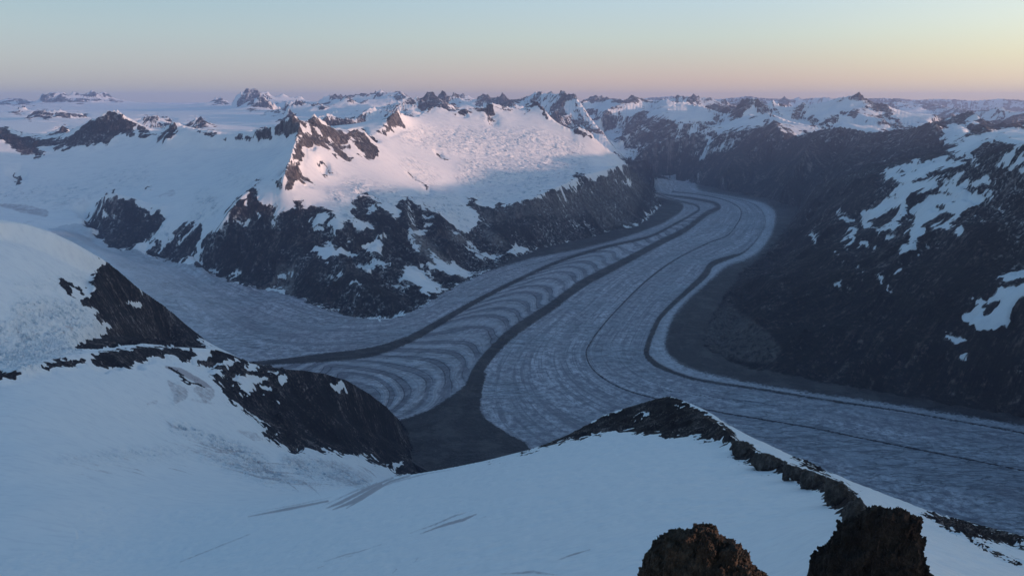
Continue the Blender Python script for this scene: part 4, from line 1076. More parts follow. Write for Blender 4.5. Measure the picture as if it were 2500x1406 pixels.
w0 = rsn.normal(0, 1, z.shape).astype(np.float32)
lic = smear(w0, 7)
lic /= lic.std()
lic2 = smear(box(rsn.normal(0, 1, z.shape).astype(np.float32), 3, 1), 12)
lic2 /= lic2.std()
lic = (.85 * lic + .6 * lic2).astype(np.float32)
del lic2, w0, si, sj
rocky = np.clip(rk * 1.4 - .2, 0, 1) * (1 - glm) * bil(cap, gi, gj)
z = z + lic * rocky * R * .00045 * lut(dict(glacier=0, massif=1.5, westridge=1.2, eastmount=1.0, eastsnow=1, eastfar=1, dome=.8, knob=.8, fore=.5, icefield=.8, far=1.2))[ow]
# ice surface: moraines stand a few metres proud, the rest is gently rough
db = look(debris, pxv, pyv)
z = z + glm * (db * 7 + fbm(X / 90, Y / 90, 2) * 1.5)
pxv, pyv = to_px(X, Y, z)
g0 = np.gradient(z, axis=0) / (np.gradient(R, axis=0))
g1 = np.gradient(z, axis=1) / (R * CST)
slp = np.hypot(g0, g1)
wx_ = bil(WPX, gi, gj).astype(np.float32)
wy_ = bil(WPY, gi, gj).astype(np.float32)
rk = chart(ow, pxv + wx_, pyv + wy_, slp)
inpic = (pxv > -250) & (pxv < 2620) & (pyv > 150) & (pyv < 1650)
dst = lut(dict(glacier=0, massif=.42, westridge=.26, eastmount=.42, eastsnow=.3, eastfar=.30, dome=.16, knob=.16, fore=.1, icefield=.35, far=.62))[ow]
hi = np.where(ow == OI['eastmount'], np.clip((z + 1000) / 350, 0.1, 1), np.where(ow == OI['eastfar'], np.clip((z + 900) / 300, 0, 1.2), np.where((ow == OI['massif']) & (z > -560), .30, np.where((ow == OI['far']) & (X > 1500), .8, 1))))
rk = rk + np.clip((rdf - .5) * 1.3, -.5, .5) * dst * hi + np.clip(lic * .15, -.45, .45) * (.45 + dst) * np.where(rk > .5, hi, 1)
rk = np.where(inpic, rk, np.clip((slp - .3) * 1.6, 0, 1)).astype(np.float32)

bare = (ow == OI['glacier'])
rk = np.where(bare & (pxv > 640), .9, rk).astype(np.float32)
# ---- flow lines on the ice: stream function between the moraines
fs = np.zeros(shp)
fc = np.zeros(shp)


def onice(pts, zz=GZ):
    P = np.array(pts, float)
    n = max(200, len(P) * 40)
    t = np.linspace(0, len(P) - 1, n)
    x = np.interp(t, np.arange(len(P)), P[:, 0])
    y = np.interp(t, np.arange(len(P)), P[:, 1])
    a, tt = sight(x, y)
    d = -zz / np.maximum(tt, .02)
    return a, d


for pts, v in ((TOE, 0), ([(q[0], q[1]) for q in TOEW], 0), (M1, 1), (M2, 2), (M3, 3), (M4, 4), (DEB, 4.6), (TOEE, 5),
               ([(600, 884), (500, 835), (400, 745), (330, 697), (240, 625), (150, 570)], 1), ([(1330, 1210), (1800, 1300), (2500, 1500)], 2)):
    a, d = onice(pts)
    j = np.rint((a - A0) / H).astype(int)
    i = np.rint((np.log(d) - R0) / H).astype(int)
    ok = (i >= 0) & (i < NR) & (j >= 0) & (j < NA)
    np.add.at(fs, (i[ok], j[ok]), v)
    np.add.at(fc, (i[ok], j[ok]), 1)
psi_c = harmonic(fs, fc, (300, 200, 150, 80, 50, 40, 30, 30))
psi = bil(box(psi_c, 1, 1), gi, gj).astype(np.float32)
del psi_c, fs, fc
# ogives: the traced wave crests carry whole numbers, everything between is interpolated
fs = np.zeros(shp)
fc = np.zeros(shp)
for k, pts in ARC:
    a, d = onice(pts)
    j = np.rint((a - A0) / H).astype(int)
    i = np.rint((np.log(d) - R0) / H).astype(int)
    ok = (i >= 0) & (i < NR) & (j >= 0) & (j < NA)
    np.add.at(fs, (i[ok], j[ok]), k)
    np.add.at(fc, (i[ok], j[ok]), 1)
oph_c = harmonic(fs, fc, (300, 200, 150, 80, 50, 40, 40, 40))
oph = bil(box(oph_c, 2, 2), gi, gj).astype(np.float32)
del oph_c, fs, fc
# ------------------------------------------------------------------ materials


def new_mat(name):
    mt = bpy.data.materials.new(name)
    mt.use_nodes = True
    t = mt.node_tree
    for n in list(t.nodes):
        t.nodes.remove(n)
    return mt, NB(t)


def out(nb, col, rough, normal=None, spec=0.2):
    ins = {'Base Color': col, 'Roughness': rough, 'Specular IOR Level': spec}
    if normal is not None:
        ins['Normal'] = normal
    b = nb.n('ShaderNodeBsdfPrincipled', ins)
    nb.n('ShaderNodeOutputMaterial', {'Surface': b.outputs[0]})


def vscale(nb, vec, s):
    nd = nb.t.nodes.new('ShaderNodeVectorMath')
    nd.operation = 'SCALE'
    nb.t.links.new(vec, nd.inputs[0])
    if isinstance(s, bpy.types.NodeSocket):
        nb.t.links.new(s, nd.inputs['Scale'])
    else:
        nd.inputs['Scale'].default_value = s
    return nd.outputs[0]


def terrain_mat():
    mt, nb = new_mat('snow_and_rock')
    pos = nb.n('ShaderNodeTexCoord').outputs['Object']
    feat = nb.attr('feat')
    v = vscale(nb, pos, nb.m('DIVIDE', 1.0, feat))
    n1 = nb.noise(v, 1.0, 8.0, .62)
    st = nb.noise(nb.mapping(v, (1.6, 1.6, .35)), 1.0, 7.0, .62)          # streaks down the steep faces
    rk_ = nb.attr('rock')
    edge = nb.m('ADD', rk_, nb.m('MULTIPLY', nb.m('SUBTRACT', nb.m('MULTIPLY_ADD', n1, .6, nb.m('MULTIPLY', st, .4)), .5), 1.25))
    rock = nb.ss(edge, .44, .56)
    big = nb.noise(v, .16, 5.0, .55)
    fine = nb.noise(v, 2.6, 8.0, .68)
    dust = nb.m('MULTIPLY', nb.ss(fine, .50, .60), nb.ss(edge, .55, .95, 1.0, 0.0))
    rock = nb.m('MULTIPLY', rock, nb.m('MULTIPLY_ADD', nb.m('MULTIPLY', dust, nb.ss(feat, 25.0, 60.0)), -.6, 1.0))
    streak = nb.noise(nb.mapping(v, (2.4, 2.4, .22), (3, 1, 7)), 1.0, 8.0, .66)
    lc = nb.attr('lic')
    tone = nb.m('ADD', nb.m('MULTIPLY_ADD', streak, .45, nb.m('MULTIPLY', fine, .4)), nb.m('MULTIPLY_ADD', lc, .055, .075))
    tone = nb.m('ADD', tone, nb.m('MULTIPLY', nb.m('SUBTRACT', nb.noise(v, .30, 6.0, .65), .5), .30))
    rg = nb.n('ShaderNodeTexNoise', {'Vector': nb.mapping(v, (1.3, 1.3, .45), (5, 2, 1)), 'Scale': 1.0, 'Detail': 6.0, 'Roughness': .6}, noise_type='RIDGED_MULTIFRACTAL').outputs['Fac']
    tone = nb.m('ADD', tone, nb.m('MULTIPLY', nb.ss(rg, .30, .75, -.05, .13), 1.0))
    tone = nb.m('MULTIPLY_ADD', nb.m('SUBTRACT', tone, .5), 2.9, .54)
    rc = ramp(nb, tone, [(.26, (.008, .007, .008)), (.45, (.022, .019, .020)), (.56, (.046, .040, .040)), (.68, (.115, .101, .099)), (.85, (.23, .21, .205))])
    rc = nb.mix(nb.ss(big, .42, .62), rc, nb.mix(1.0, rc, (.72, .66, .62), 'MULTIPLY'))
    vg = nb.m('MULTIPLY', nb.attr('veg'), nb.ss(nb.noise(v, .8, 7.0, .6), .36, .6))
    rc = nb.mix(nb.m('MULTIPLY', vg, .55), rc, nb.mix(fine, (.012, .011, .008), (.032, .030, .020)))
    scr_sun = nb.m('MULTIPLY', nb.attr('scree_and_sun'), nb.ss(streak, .3, .6))
    rc = nb.mix(nb.m('MULTIPLY', scr_sun, .75), rc, (.27, .25, .235))  # pale rubble colour, also the sunlit tone painted into the summit rock
    # snow: faint wind texture, grey-mauve dust along the marked bands, bluish ice where it is torn open
    sn = nb.mix(nb.noise(v, .35, 6.0, .6), (.74, .79, .84), (.86, .88, .89))
    sn = nb.mix(nb.m('MULTIPLY', nb.ss(nb.noise(nb.mapping(v, (.7, 2.2, 1.0), (0, 0, 0), (0, 0, .5)), .8, 7.0, .62), .45, .7), .5), sn, (.66, .70, .76))
    dn = nb.noise(nb.mapping(v, (1, 1, 1)), 1.3, 8.0, .7)
    df = nb.ss(nb.m('ADD', nb.attr('dirt'), nb.m('MULTIPLY', nb.m('SUBTRACT', dn, .5), 1.0)), .22, .66)
    sn = nb.mix(nb.m('MULTIPLY', df, .8), sn, nb.mix(dn, (.22, .20, .235), (.44, .40, .43)))
    cf = nb.attr('crev')
    cn = nb.noise(nb.mapping(v, (1, 1, 1), (9, 4, 2)), 1.0, 9.0, .72)
    cr = nb.m('MULTIPLY', cf, nb.ss(cn, .50, .66))
    sn = nb.mix(nb.m('MULTIPLY', cr, .85), sn, (.30, .42, .52))
    cr2 = nb.m('MULTIPLY', cf, nb.ss(nb.noise(nb.mapping(v, (1.2, 1.2, 1.2), (1, 8, 5)), 1.0, 9.0, .75), .58, .66))
    sn = nb.mix(nb.m('MULTIPLY', cr2, .85), sn, (.17, .20, .25))
    col = nb.mix(rock, sn, rc)
    rgh = nb.m('MULTIPLY_ADD', rock, .3, .6)
    bh = nb.m('MULTIPLY_ADD', nb.m('MULTIPLY', rock, tone), 1.4, nb.m('MULTIPLY', nb.m('MULTIPLY', cf, cn), .6))
    bmp = nb.n('ShaderNodeBump', {'Strength': .9, 'Distance': nb.m('MULTIPLY', feat, .22), 'Height': bh})
    out(nb, col, rgh, bmp.outputs[0], .15)
    return mt


def ice_mat():
    mt, nb = new_mat('glacier_ice')
    pos = nb.n('ShaderNodeTexCoord').outputs['Object']
    psi_ = nb.attr('psi')
    oph_ = nb.attr('oph')
    deb = nb.attr('debris')
    sp_ = nb.n('ShaderNodeSeparateXYZ', {'Vector': pos})
    flow = nb.n('ShaderNodeCombineXYZ', {'X': nb.m('MULTIPLY', psi_, 34.0), 'Y': nb.m('MULTIPLY', sp_.outputs['Y'], 1 / 700.0), 'Z': nb.m('MULTIPLY', sp_.outputs['X'], 1 / 700.0)}).outputs[0]
    fl1 = nb.noise(flow, 1.0, 6.0, .62)
    fl2 = nb.noise(flow, .22, 3.0, .5)
    g1 = nb.noise(vscale(nb, pos, 1 / 45.0), 1.0, 9.0, .72)
    g2 = nb.noise(vscale(nb, pos, 1 / 14.0), 1.0, 6.0, .7)
    big = nb.noise(vscale(nb, pos, 1 / 420.0), 1.0, 4.0, .5)
    # crevasse traces: fine cracks across the flow
    def cracks(rot, sc):
        q = nb.noise(nb.mapping(vscale(nb, pos, 1.0), (1 / (sc * 5.0), 1 / sc, 1 / sc), (0, 0, 0), (0, 0, rot)), 1.0, 4.0, .55)
        return nb.ss(nb.m('ABSOLUTE', nb.m('SUBTRACT', q, .5)), .0, .022, 1.0, 0.0)
    crk = nb.m('MULTIPLY', nb.m('MAXIMUM', cracks(.35, 42.0), cracks(-.5, 55.0)), nb.ss(big, .40, .6))
    base = nb.mix(nb.ss(g1, .38, .62), (.25, .252, .30), (.68, .68, .745))
    base = nb.mix(nb.m('MULTIPLY', nb.ss(g2, .50, .62), .65), base, (.13, .135, .165))
    base = nb.mix(nb.m('MULTIPLY', nb.ss(fl1, .51, .585), .62), base, (.16, .16, .19))
    base = nb.mix(nb.m('MULTIPLY', nb.ss(fl2, .42, .60), .45), base, (.22, .22, .26))
    base = nb.mix(nb.m('MULTIPLY', nb.ss(big, .42, .62), .40), base, (.42, .47, .54))
    base = nb.mix(nb.m('MULTIPLY', crk, .45), base, (.13, .15, .19))
    fl3 = nb.n('ShaderNodeTexNoise', {'Vector': flow, 'Scale': .55, 'Detail': 5.0, 'Roughness': .6}, noise_type='RIDGED_MULTIFRACTAL').outputs['Fac']
    base = nb.mix(nb.m('MULTIPLY', nb.ss(fl3, .62, .85), .5), base, (.115, .118, .145))
    bright = nb.m('MULTIPLY', nb.ss(psi_, 4.03, 4.12), nb.ss(psi_, 4.5, 4.62, 1.0, 0.0))
    base = nb.mix(nb.m('MULTIPLY', bright, nb.ss(g1, .3, .6, .12, .5)), base, (.58, .60, .66))
    # ogives: dark and light waves between the first two moraines
    inb = nb.m('MULTIPLY', nb.ss(psi_, 1.0, 1.04), nb.ss(psi_, 1.9, 1.985, 1.0, 0.0))
    ph = nb.m('ADD', oph_, nb.m('MULTIPLY', nb.m('SUBTRACT', big, .5), .45))
    wob = nb.noise(nb.n('ShaderNodeCombineXYZ', {'X': nb.m('MULTIPLY', ph, .9), 'Y': 0.0, 'Z': 0.0}).outputs[0], 1.0, 2.0, .5)
    sn_ = nb.m('SINE', nb.m('MULTIPLY', ph, 2 * math.pi))
    fine = nb.noise(nb.n('ShaderNodeCombineXYZ', {'X': nb.m('MULTIPLY', ph, 6.0), 'Y': nb.m('MULTIPLY', sp_.outputs['X'], 1 / 500.0), 'Z': nb.m('MULTIPLY', sp_.outputs['Y'], 1 / 500.0)}).outputs[0], 1.0, 5.0, .65)
    band = nb.ss(nb.m('ADD', sn_, nb.m('MULTIPLY', nb.m('SUBTRACT', fine, .5), 2.2)), -.05, 1.0)
    amp = nb.m('MULTIPLY', inb, nb.m('MULTIPLY_ADD', wob, .9, .45))
    base = nb.mix(nb.m('MULTIPLY', nb.m('MULTIPLY', amp, band), .62, None, True), base, (.12, .122, .15))
    s3 = nb.m('SINE', nb.m('MULTIPLY', nb.m('ADD', ph, nb.m('MULTIPLY', nb.m('SUBTRACT', g1, .5), .12)), 6 * math.pi))
    thin = nb.m('MULTIPLY', nb.ss(s3, .70, .95), nb.ss(fine, .40, .55))
    base = nb.mix(nb.m('MULTIPLY', nb.m('MULTIPLY', inb, thin), .85), base, (.09, .092, .115))
    lite = nb.ss(nb.m('MULTIPLY', sn_, -1.0), .4, 1.0)
    base = nb.mix(nb.m('MULTIPLY', nb.m('MULTIPLY', amp, lite), .45, None, True), base, (.60, .61, .67))
    firn = nb.attr('firn')
    base = nb.mix(nb.m('MULTIPLY', firn, nb.ss(g1, .3, .6, .75, 1.0)), base, (.62, .68, .74))
    # rubble
    gr = nb.noise(vscale(nb, pos, 1 / 9.0), 1.0, 7.0, .75)
    dcol = nb.mix(nb.ss(gr, .35, .75), (.007, .0068, .008), (.036, .033, .034))
    dcol = nb.mix(nb.m('MULTIPLY', nb.ss(nb.noise(flow, 2.0, 5.0, .6), .5, .7), .5), dcol, (.055, .050, .048))
    pat = nb.noise(nb.mapping(vscale(nb, pos, 1 / 130.0), (1, 1, 1)), 1.0, 7.0, .65)
    dcol = nb.mix(nb.m('MULTIPLY', nb.ss(pat, .48, .62), .85), dcol, (.070, .064, .062))
    dcol = nb.mix(nb.m('MULTIPLY', nb.ss(nb.noise(vscale(nb, pos, 1 / 16.0), 1.0, 3.0, .6), .62, .70), .7), dcol, (.13, .122, .118))
    df = nb.ss(nb.m('ADD', deb, nb.m('MULTIPLY', nb.m('SUBTRACT', nb.m('MULTIPLY_ADD', g2, .5, nb.m('MULTIPLY', g1, .5)), .5), 2.6)), .30, .70)
    col = nb.mix(nb.m('MULTIPLY', df, .95), base, dcol)
    hgt = nb.m('ADD', nb.m('MULTIPLY', g1, .8), nb.m('ADD', nb.m('MULTIPLY', nb.m('MULTIPLY', amp, sn_), -.35), nb.m('MULTIPLY', g2, .35)))
    hgt = nb.m('SUBTRACT', hgt, nb.m('MULTIPLY', crk, .5))
    bmp = nb.n('ShaderNodeBump', {'Strength': 1.0, 'Distance': 12.0, 'Height': hgt})
    out(nb, col, .7, bmp.outputs[0], .15)
    return mt


MAT_T = terrain_mat()
MAT_G = ice_mat()

# ------------------------------------------------------------------ one mesh per landform
feat = lut(FEAT)[ow]
attrs = {'lic': lic, 'rock': rk, 'feat': feat.astype(np.float32), 'dirt': look(dirt, pxv, pyv), 'crev': look(crev, pxv, pyv), 'veg': look(veg, pxv, pyv) * (R > 3000), 'scree_and_sun': look(scree_and_sun, pxv, pyv) * np.where(ow == OI['massif'], 1, np.where(ow == OI['eastmount'], .55, 0)).astype(np.float32),
         'psi': psi, 'oph': oph, 'firn': np.clip((-ca[None, :] + 0 * R - .33) / .16, 0, 1).astype(np.float32) * (ow != OI['eastfar']), 'debris': look(debris, pxv, pyv)}
noncov = (ow == OI['icefield']) | (ow == OI['far'])
for k in ('dirt', 'crev'):
    attrs[k] = np.where(noncov | (ow == OI['eastfar']), 0, attrs[k]).astype(np.float32)
# outside the surveyed picture the eastern side is lateral rubble, the rest bare ice
attrs['debris'] = np.where(inpic, attrs['debris'], 0).astype(np.float32)
gid = np.where(glm > .5, 0, np.where(ow == 0, np.where(R < 3450, OI['knob'], OI['massif']), ow))
of = np.where(of == 0, gid, of)
_a = np.abs(ca)[None, :] + 0 * rows[:, None]
co = np.stack([X, Y, z], -1).reshape(-1, 3).astype(np.float32)
# smooth normals from the whole sheet so that neighbouring landforms join without a seam
dr_ = np.stack([np.gradient(a, axis=0) for a in (X, Y, z)], -1)
dc_ = np.stack([np.gradient(a, axis=1) for a in (X, Y, z)], -1)
nrm = np.cross(dc_, dr_)
nrm /= np.maximum(np.linalg.norm(nrm, axis=-1, keepdims=True), 1e-9)
nrm = nrm.reshape(-1, 3).astype(np.float32)
fi = gid[:-1, :-1]
fo = of[:-1, :-1]


def tag(o, label, cat, group=None, kind=None):
    o['label'] = label
    o['category'] = cat
    if group:
        o['group'] = group
    if kind:
        o['kind'] = kind
    return o


def landform(name, mask, mat, label, cat):
    I, J = np.nonzero(mask)
    a = I * n_c + J
    quads = np.stack([a, a + 1, a + n_c + 1, a + n_c], 1)
    used, inv = np.unique(quads, return_inverse=True)
    inv = inv.reshape(-1).astype(np.int32)
    me = bpy.data.meshes.new(name)
    nv, nf = len(used), len(quads)
    me.vertices.add(nv)
    me.vertices.foreach_set('co', co[used].ravel())
    me.loops.add(nf * 4)
    me.loops.foreach_set('vertex_index', inv)
    me.polygons.add(nf)
    me.polygons.foreach_set('loop_start', np.arange(0, nf * 4, 4, dtype=np.int32))
    me.update(calc_edges=True)
    me.polygons.foreach_set('use_smooth', np.ones(nf, bool))
    for k in (('psi', 'oph', 'debris', 'firn') if mat is MAT_G else ('lic', 'rock', 'feat', 'dirt', 'crev', 'veg', 'scree_and_sun')):
        at = me.attributes.new(k, 'FLOAT', 'POINT')
        at.data.foreach_set('value', attrs[k].ravel()[used].astype(np.float32))
    me.normals_split_custom_set_from_vertices(nrm[used])
    me.materials.append(mat)
    o = bpy.data.objects.new(name, me)
    C.collection.objects.link(o)
    return tag(o, label, cat, kind='structure')


LAND = [('glacier', 'glacier', 'grey valley glacier with dark moraine stripes and curved ogive bands', 'glacier'),
        ('massif', 'mountain', 'great ice-domed mountain with pink sunlit summit above dark lower cliffs', 'mountain'),
        ('westridge', 'mountain', 'dark jagged rock ridge above a wide shaded snow basin with two cliff buttresses', 'mountain'),
        ('eastmount', 'mountain', 'dark bare mountain slope with ragged snow patches along the glacier bend', 'mountain'),
        ('eastsnow', 'mountain', 'small pointed snow peak behind the dark patchy slope', 'mountain'),
        ('eastfar', 'mountain', 'hazy blue dark mountain wall where the glacier disappears', 'mountain'),
        ('dome', 'snow_hill', 'smooth rounded snow dome with torn icefall and dark rock flank', 'snow hill'),
        ('knob', 'rock_hill', 'snow bowl rising to a blunt dark rock knob above the glacier', 'rock hill'),
        ('fore', 'snow_slope', 'smooth pale blue snow slope with thin dirty streaks below the camera', 'snow slope'),
        ('icefield', 'snowfield', 'flat distant icefield with small rock peaks poking through', 'snowfield'),
        ('far', 'mountain', 'hazy distant range of serrated snowy peaks along the horizon', 'mountain range')]
trim = (_a < .655) | (R < 12500)                              # far country is only built as wide as it can be seen
trim = trim[:-1, :-1]
for k, nm, lb, ct in LAND:
    mk = (fi == OI[k]) & trim & ((fo < len(OWN)) | (k == 'glacier'))
    if mk.any():
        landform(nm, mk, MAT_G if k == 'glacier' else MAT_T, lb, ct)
for q in range(len(OWN), len(FORMS)):
    mk = (fo == q) & (fi == OI[FORMS[q][0]]) & trim
    if mk.any():
        landform('mountain', mk, MAT_T, FORMS[q][1], 'mountain')

# ------------------------------------------------------------------ rocks on the summit ridge
import bmesh


def rock_mat(name, dark, mid, light, sc):
    mt, nb = new_mat(name)
    pos = nb.n('ShaderNodeTexCoord').outputs['Object']
    n1 = nb.noise(vscale(nb, pos, 1 / (sc * 2.2)), 1.0, 8.0, .62)
    n2 = nb.noise(nb.mapping(pos, (1 / sc, 1 / sc, .4 / sc)), 1.6, 9.0, .70)
    n3 = nb.noise(vscale(nb, pos, 1 / sc), 9.0, 5.0, .65)
    cell = nb.attr('cell')
    t = nb.m('ADD', nb.m('MULTIPLY', n1, .35), nb.m('ADD', nb.m('MULTIPLY', n2, .35), nb.m('MULTIPLY', n3, .15)))
    t = nb.m('ADD', t, nb.m('MULTIPLY', nb.m('SUBTRACT', cell, .5), .16))
    col = ramp(nb, t, [(.28, dark), (.42, mid), (.56, light), (.66, tuple(min(1, q * 1.5) for q in light))])
    col = nb.mix(nb.m('MULTIPLY', nb.ss(nb.noise(vscale(nb, pos, 1 / sc), .8, 4.0, .6), .52, .66), .3), col, (.052, .038, .027))
    snow = nb.ss(nb.m('ADD', nb.attr('ledge'), nb.m('MULTIPLY', nb.m('SUBTRACT', n2, .5), .8)), .5, .6)
    col = nb.mix(snow, col, (.80, .83, .87))
    bmp = nb.n('ShaderNodeBump', {'Strength': .8, 'Distance': sc * .12, 'Height': nb.m('MULTIPLY_ADD', n2, .7, nb.m('MULTIPLY', n3, .3))})
    out(nb, col, .85, bmp.outputs[0], .12)
    return mt


ROCK_B = rock_mat('brown_rock', (.012, .010, .009), (.040, .032, .026), (.105, .082, .064), 1.2)
ROCK_G = rock_mat('grey_rock', (.018, .016, .016), (.070, .063, .058), (.17, .155, .145), 5.0)
ROCK_D = rock_mat('dark_rock', (.007, .0065, .006), (.018, .015, .013), (.042, .034, .028), 5.0)


def crag(name, outline, d, thick, mat, label, cell, seed_, below=18.0, n=300, snow=None, blockiness=1.0, tilt=.10):
    """a free-standing crag of jointed angular blocks. outline: rows (py, px_left, px_right) from the top down, sighted at distance d (m)"""
    r_ = np.random.RandomState(seed_)
    tr_, al, ar = [], [], []
    for py_, a, b in outline:
        (a1, t1), (a2, t2) = sight(a, py_), sight(b, py_)
        tr_.append((t1 + t2) / 2)
        al.append(a1)
        ar.append(a2)
    # the crag goes on downwards into the slope
    tr_.append(tr_[-1] + below / d)
    al.append(al[-1] - .3 * below / d)
    ar.append(ar[-1] + .3 * below / d)
    tr_, al, ar = (np.array(q) for q in (tr_, al, ar))
    env = lambda t, arr: np.interp(t, tr_, arr)
    am_ = (al[-1] + ar[-1]) / 2
    base = np.array([d * math.sin(am_), d * math.cos(am_), -tr_[-1] * d])
    bm = bmesh.new()
    tone = bm.verts.layers.float.new('cell')
    yaw0 = r_.uniform(-.5, .5)

    def block(c, sx_, sy_, sz_, top):
        """one angular block: a box with knocked-off corners, standing on the joint directions of the rock"""
        pts = []
        for i_ in (-1, 1):
            for j_ in (-1, 1):
                for k in (-1, 1):
                    q = np.array([i_ * sx_, j_ * sy_, k * sz_]) * .5 * r_.uniform(.62, 1.08, 3)
                    pts.append(q)
                    if r_.rand() < .7:
                        pts.append(q * r_.uniform(.6, 1.3, 3))
        pts = np.array(pts)
        ya = yaw0 + r_.choice([0, 0, .78, 1.57]) + r_.normal(0, .14)
        ta, tb = r_.normal(0, tilt, 2)
        cz, sz2 = math.cos(ya), math.sin(ya)
        Rz = np.array([[cz, -sz2, 0], [sz2, cz, 0], [0, 0, 1]])
        Rx = np.array([[1, 0, 0], [0, math.cos(ta), -math.sin(ta)], [0, math.sin(ta), math.cos(ta)]])
        Ry = np.array([[math.cos(tb), 0, math.sin(tb)], [0, 1, 0], [-math.sin(tb), 0, math.cos(tb)]])
        pts = pts @ (Rz @ Rx @ Ry).T + c
        over = pts[:, 2].max() - top
        if over > 0:
            pts[:, 2] -= over
        g_ = r_.rand()
        vs = [bm.verts.new(Vector(q - base)) for q in pts]
        for v in vs:
            v[tone] = g_
        bmesh.ops.convex_hull(bm, input=vs)

    def place(t, th, inset, s_):
        aL, aR = env(t, al), env(t, ar)
        hw = d * (aR - aL) / 2
        ac = (aL + aR) / 2
        e_ = max(hw * inset - s_ * .40, 0)
        lx, ly = e_ * math.cos(th), max(hw * thick * inset - s_ * .40, 0) * math.sin(th)
        x = d * math.sin(ac) + lx * math.cos(ac) + ly * math.sin(ac)
        y = d * math.cos(ac) - lx * math.sin(ac) + ly * math.cos(ac)
        rr = math.hypot(x, y)
        ok = np.linspace(tr_[0], t, 40)
        aa = math.atan2(x, y)
        m_ = s_ * .12 / d
        inside = (env(ok, al) - m_ < aa) & (env(ok, ar) + m_ > aa)
        top = -rr * (ok[np.argmax(inside)] if inside.any() else t)
        return np.array([x, y, -t * rr]), hw, top

    dt = tr_[-1] - tr_[0]
    for k in range(26):                                  # inner body
        t = tr_[0] + dt * (k + .9) / 26
        for th in np.linspace(0, 2 * math.pi, 5, endpoint=False) + k:
            c, hw, top = place(t, th, .42, 0.0)
            sz_ = max(hw * .62, .25)
            block(c - np.array([0, 0, .3 * dt * d / 26]), sz_, sz_ * thick, dt * d / 26 * 2.2, top - .25 * cell)
    tv = tr_[-2] - tr_[0]
    for q in range(n):
        t = tr_[0] + r_.rand() * tv * 1.15
        s_ = cell * min(math.exp(r_.normal(0, .40)), 1.5)
        hw = d * (env(t, ar) - env(t, al)) / 2
        s_ = min(s_, max(hw * .8, cell * .3))
        if r_.rand() < .22:
            s_ = min(s_ * 1.9, max(hw * .7, cell * .4))   # a few tall slabs between the small blocks
        c, hw, top = place(t, r_.uniform(0, 2 * math.pi), 1.0, s_)
        if r_.rand() < .3:
            top += cell * r_.uniform(0, .75)
        block(c, s_ * r_.uniform(.45, 1.1), s_ * r_.uniform(.45, 1.1), s_ * r_.uniform(1.0, 3.2) * blockiness, top)
    loose = [v for v in bm.verts if not v.link_faces]
    bmesh.ops.delete(bm, geom=loose, context='VERTS')
    me = bpy.data.meshes.new(name)
    bm.to_mesh(me)
    bm.free()
    # weld the blocks into one body of bedrock and roughen its faces
    tmp_o = bpy.data.objects.new(name, me)
    C.collection.objects.link(tmp_o)
    rm = tmp_o.modifiers.new('weld', 'REMESH')
    rm.mode = 'VOXEL'
    rm.voxel_size = cell * .13
    dg = bpy.context.evaluated_depsgraph_get()
    me2 = bpy.data.meshes.new_from_object(tmp_o.evaluated_get(dg))
    bpy.data.objects.remove(tmp_o)
    bpy.data.meshes.remove(me)
    me = me2
    me.name = name
    nv = len(me.vertices)
    P = np.zeros(nv * 3, np.float32)
    N = np.zeros(nv * 3, np.float32)
    me.vertices.foreach_get('co', P)
    me.vertices.foreach_get('normal', N)
    P, N = P.reshape(-1, 3), N.reshape(-1, 3)
    q = P / cell
    a_ = fbm(q[:, 0] * 1.1 + q[:, 2] * .35, q[:, 1] * 1.1 - q[:, 2] * .45, 4, .6)
    b_ = fbm(q[:, 0] * 2.9 - q[:, 1] * 1.7, q[:, 2] * 1.6 + 9, 4, .6, True) - .5
    P = P + N * ((a_ * .25 + b_ * .36) * cell)[:, None]
    me.vertices.foreach_set('co', P.astype(np.float32).ravel())
    me.polygons.foreach_set('use_smooth', np.zeros(len(me.polygons), bool))
    for nm_, vv in (('cell', .5 + .5 * fbm(q[:, 0] * .9, q[:, 1] * .9 + q[:, 2] * .6, 2)), ('ledge', np.zeros(nv))):
        at = me.attributes.new(nm_, 'FLOAT', 'POINT')
        at.data.foreach_set('value', np.asarray(vv, np.float32))
    me.materials.clear()
    me.materials.append(mat)
    o = bpy.data.objects.new(name, me)
    o.location = base
    C.collection.objects.link(o)
    return tag(o, label, 'rock', 'rocks along the summit ridge')


crag('rock_pinnacle', [(1284, 1714, 1722), (1289, 1708, 1738), (1300, 1692, 1748), (1307, 1686, 1752), (1310, 1640, 1762), (1318, 1636, 1778), (1326, 1620, 1802), (1338, 1610, 1818), (1355, 1600, 1826), (1375, 1582, 1850), (1398, 1574, 1888), (1440, 1560, 1930)],
     75.0, .75, ROCK_B, 'brown cracked rock pinnacle at the bottom edge with a sunlit face', .72, 5, below=25, n=1300)
crag('rock_pinnacle', [(1249, 2182, 2198), (1254, 2160, 2214), (1262, 2130, 2226), (1278, 2104, 2232), (1300, 2084, 2238), (1322, 2062, 2238), (1345, 2042, 2240), (1372, 2026, 2256), (1400, 2002, 2270), (1440, 1978, 2290)],
     190.0, .8, ROCK_D, 'large almost black rock tower at the bottom right', 2.2, 9, below=40, n=1200, blockiness=1.2)
crag('rock_outcrop', [(1214, 2097, 2101), (1226, 2088, 2104), (1240, 2068, 2110), (1258, 2058, 2122), (1280, 2060, 2132), (1300, 2066, 2140), (1330, 2060, 2150)],
     370.0, .8, ROCK_G, 'spiked grey rock joining the black tower to the ridge', 1.76, 13, below=18, n=780)
crag('rock_outcrop', [(1173, 2020, 2040), (1181, 2014, 2056), (1193, 2015, 2068), (1206, 2014, 2082), (1222, 2018, 2090), (1240, 2034, 2092), (1252, 2046, 2088)],
     490.0, .8, ROCK_G, 'broad grey rock block above the rounded snow hollows', 2.48, 17, below=18, n=720)
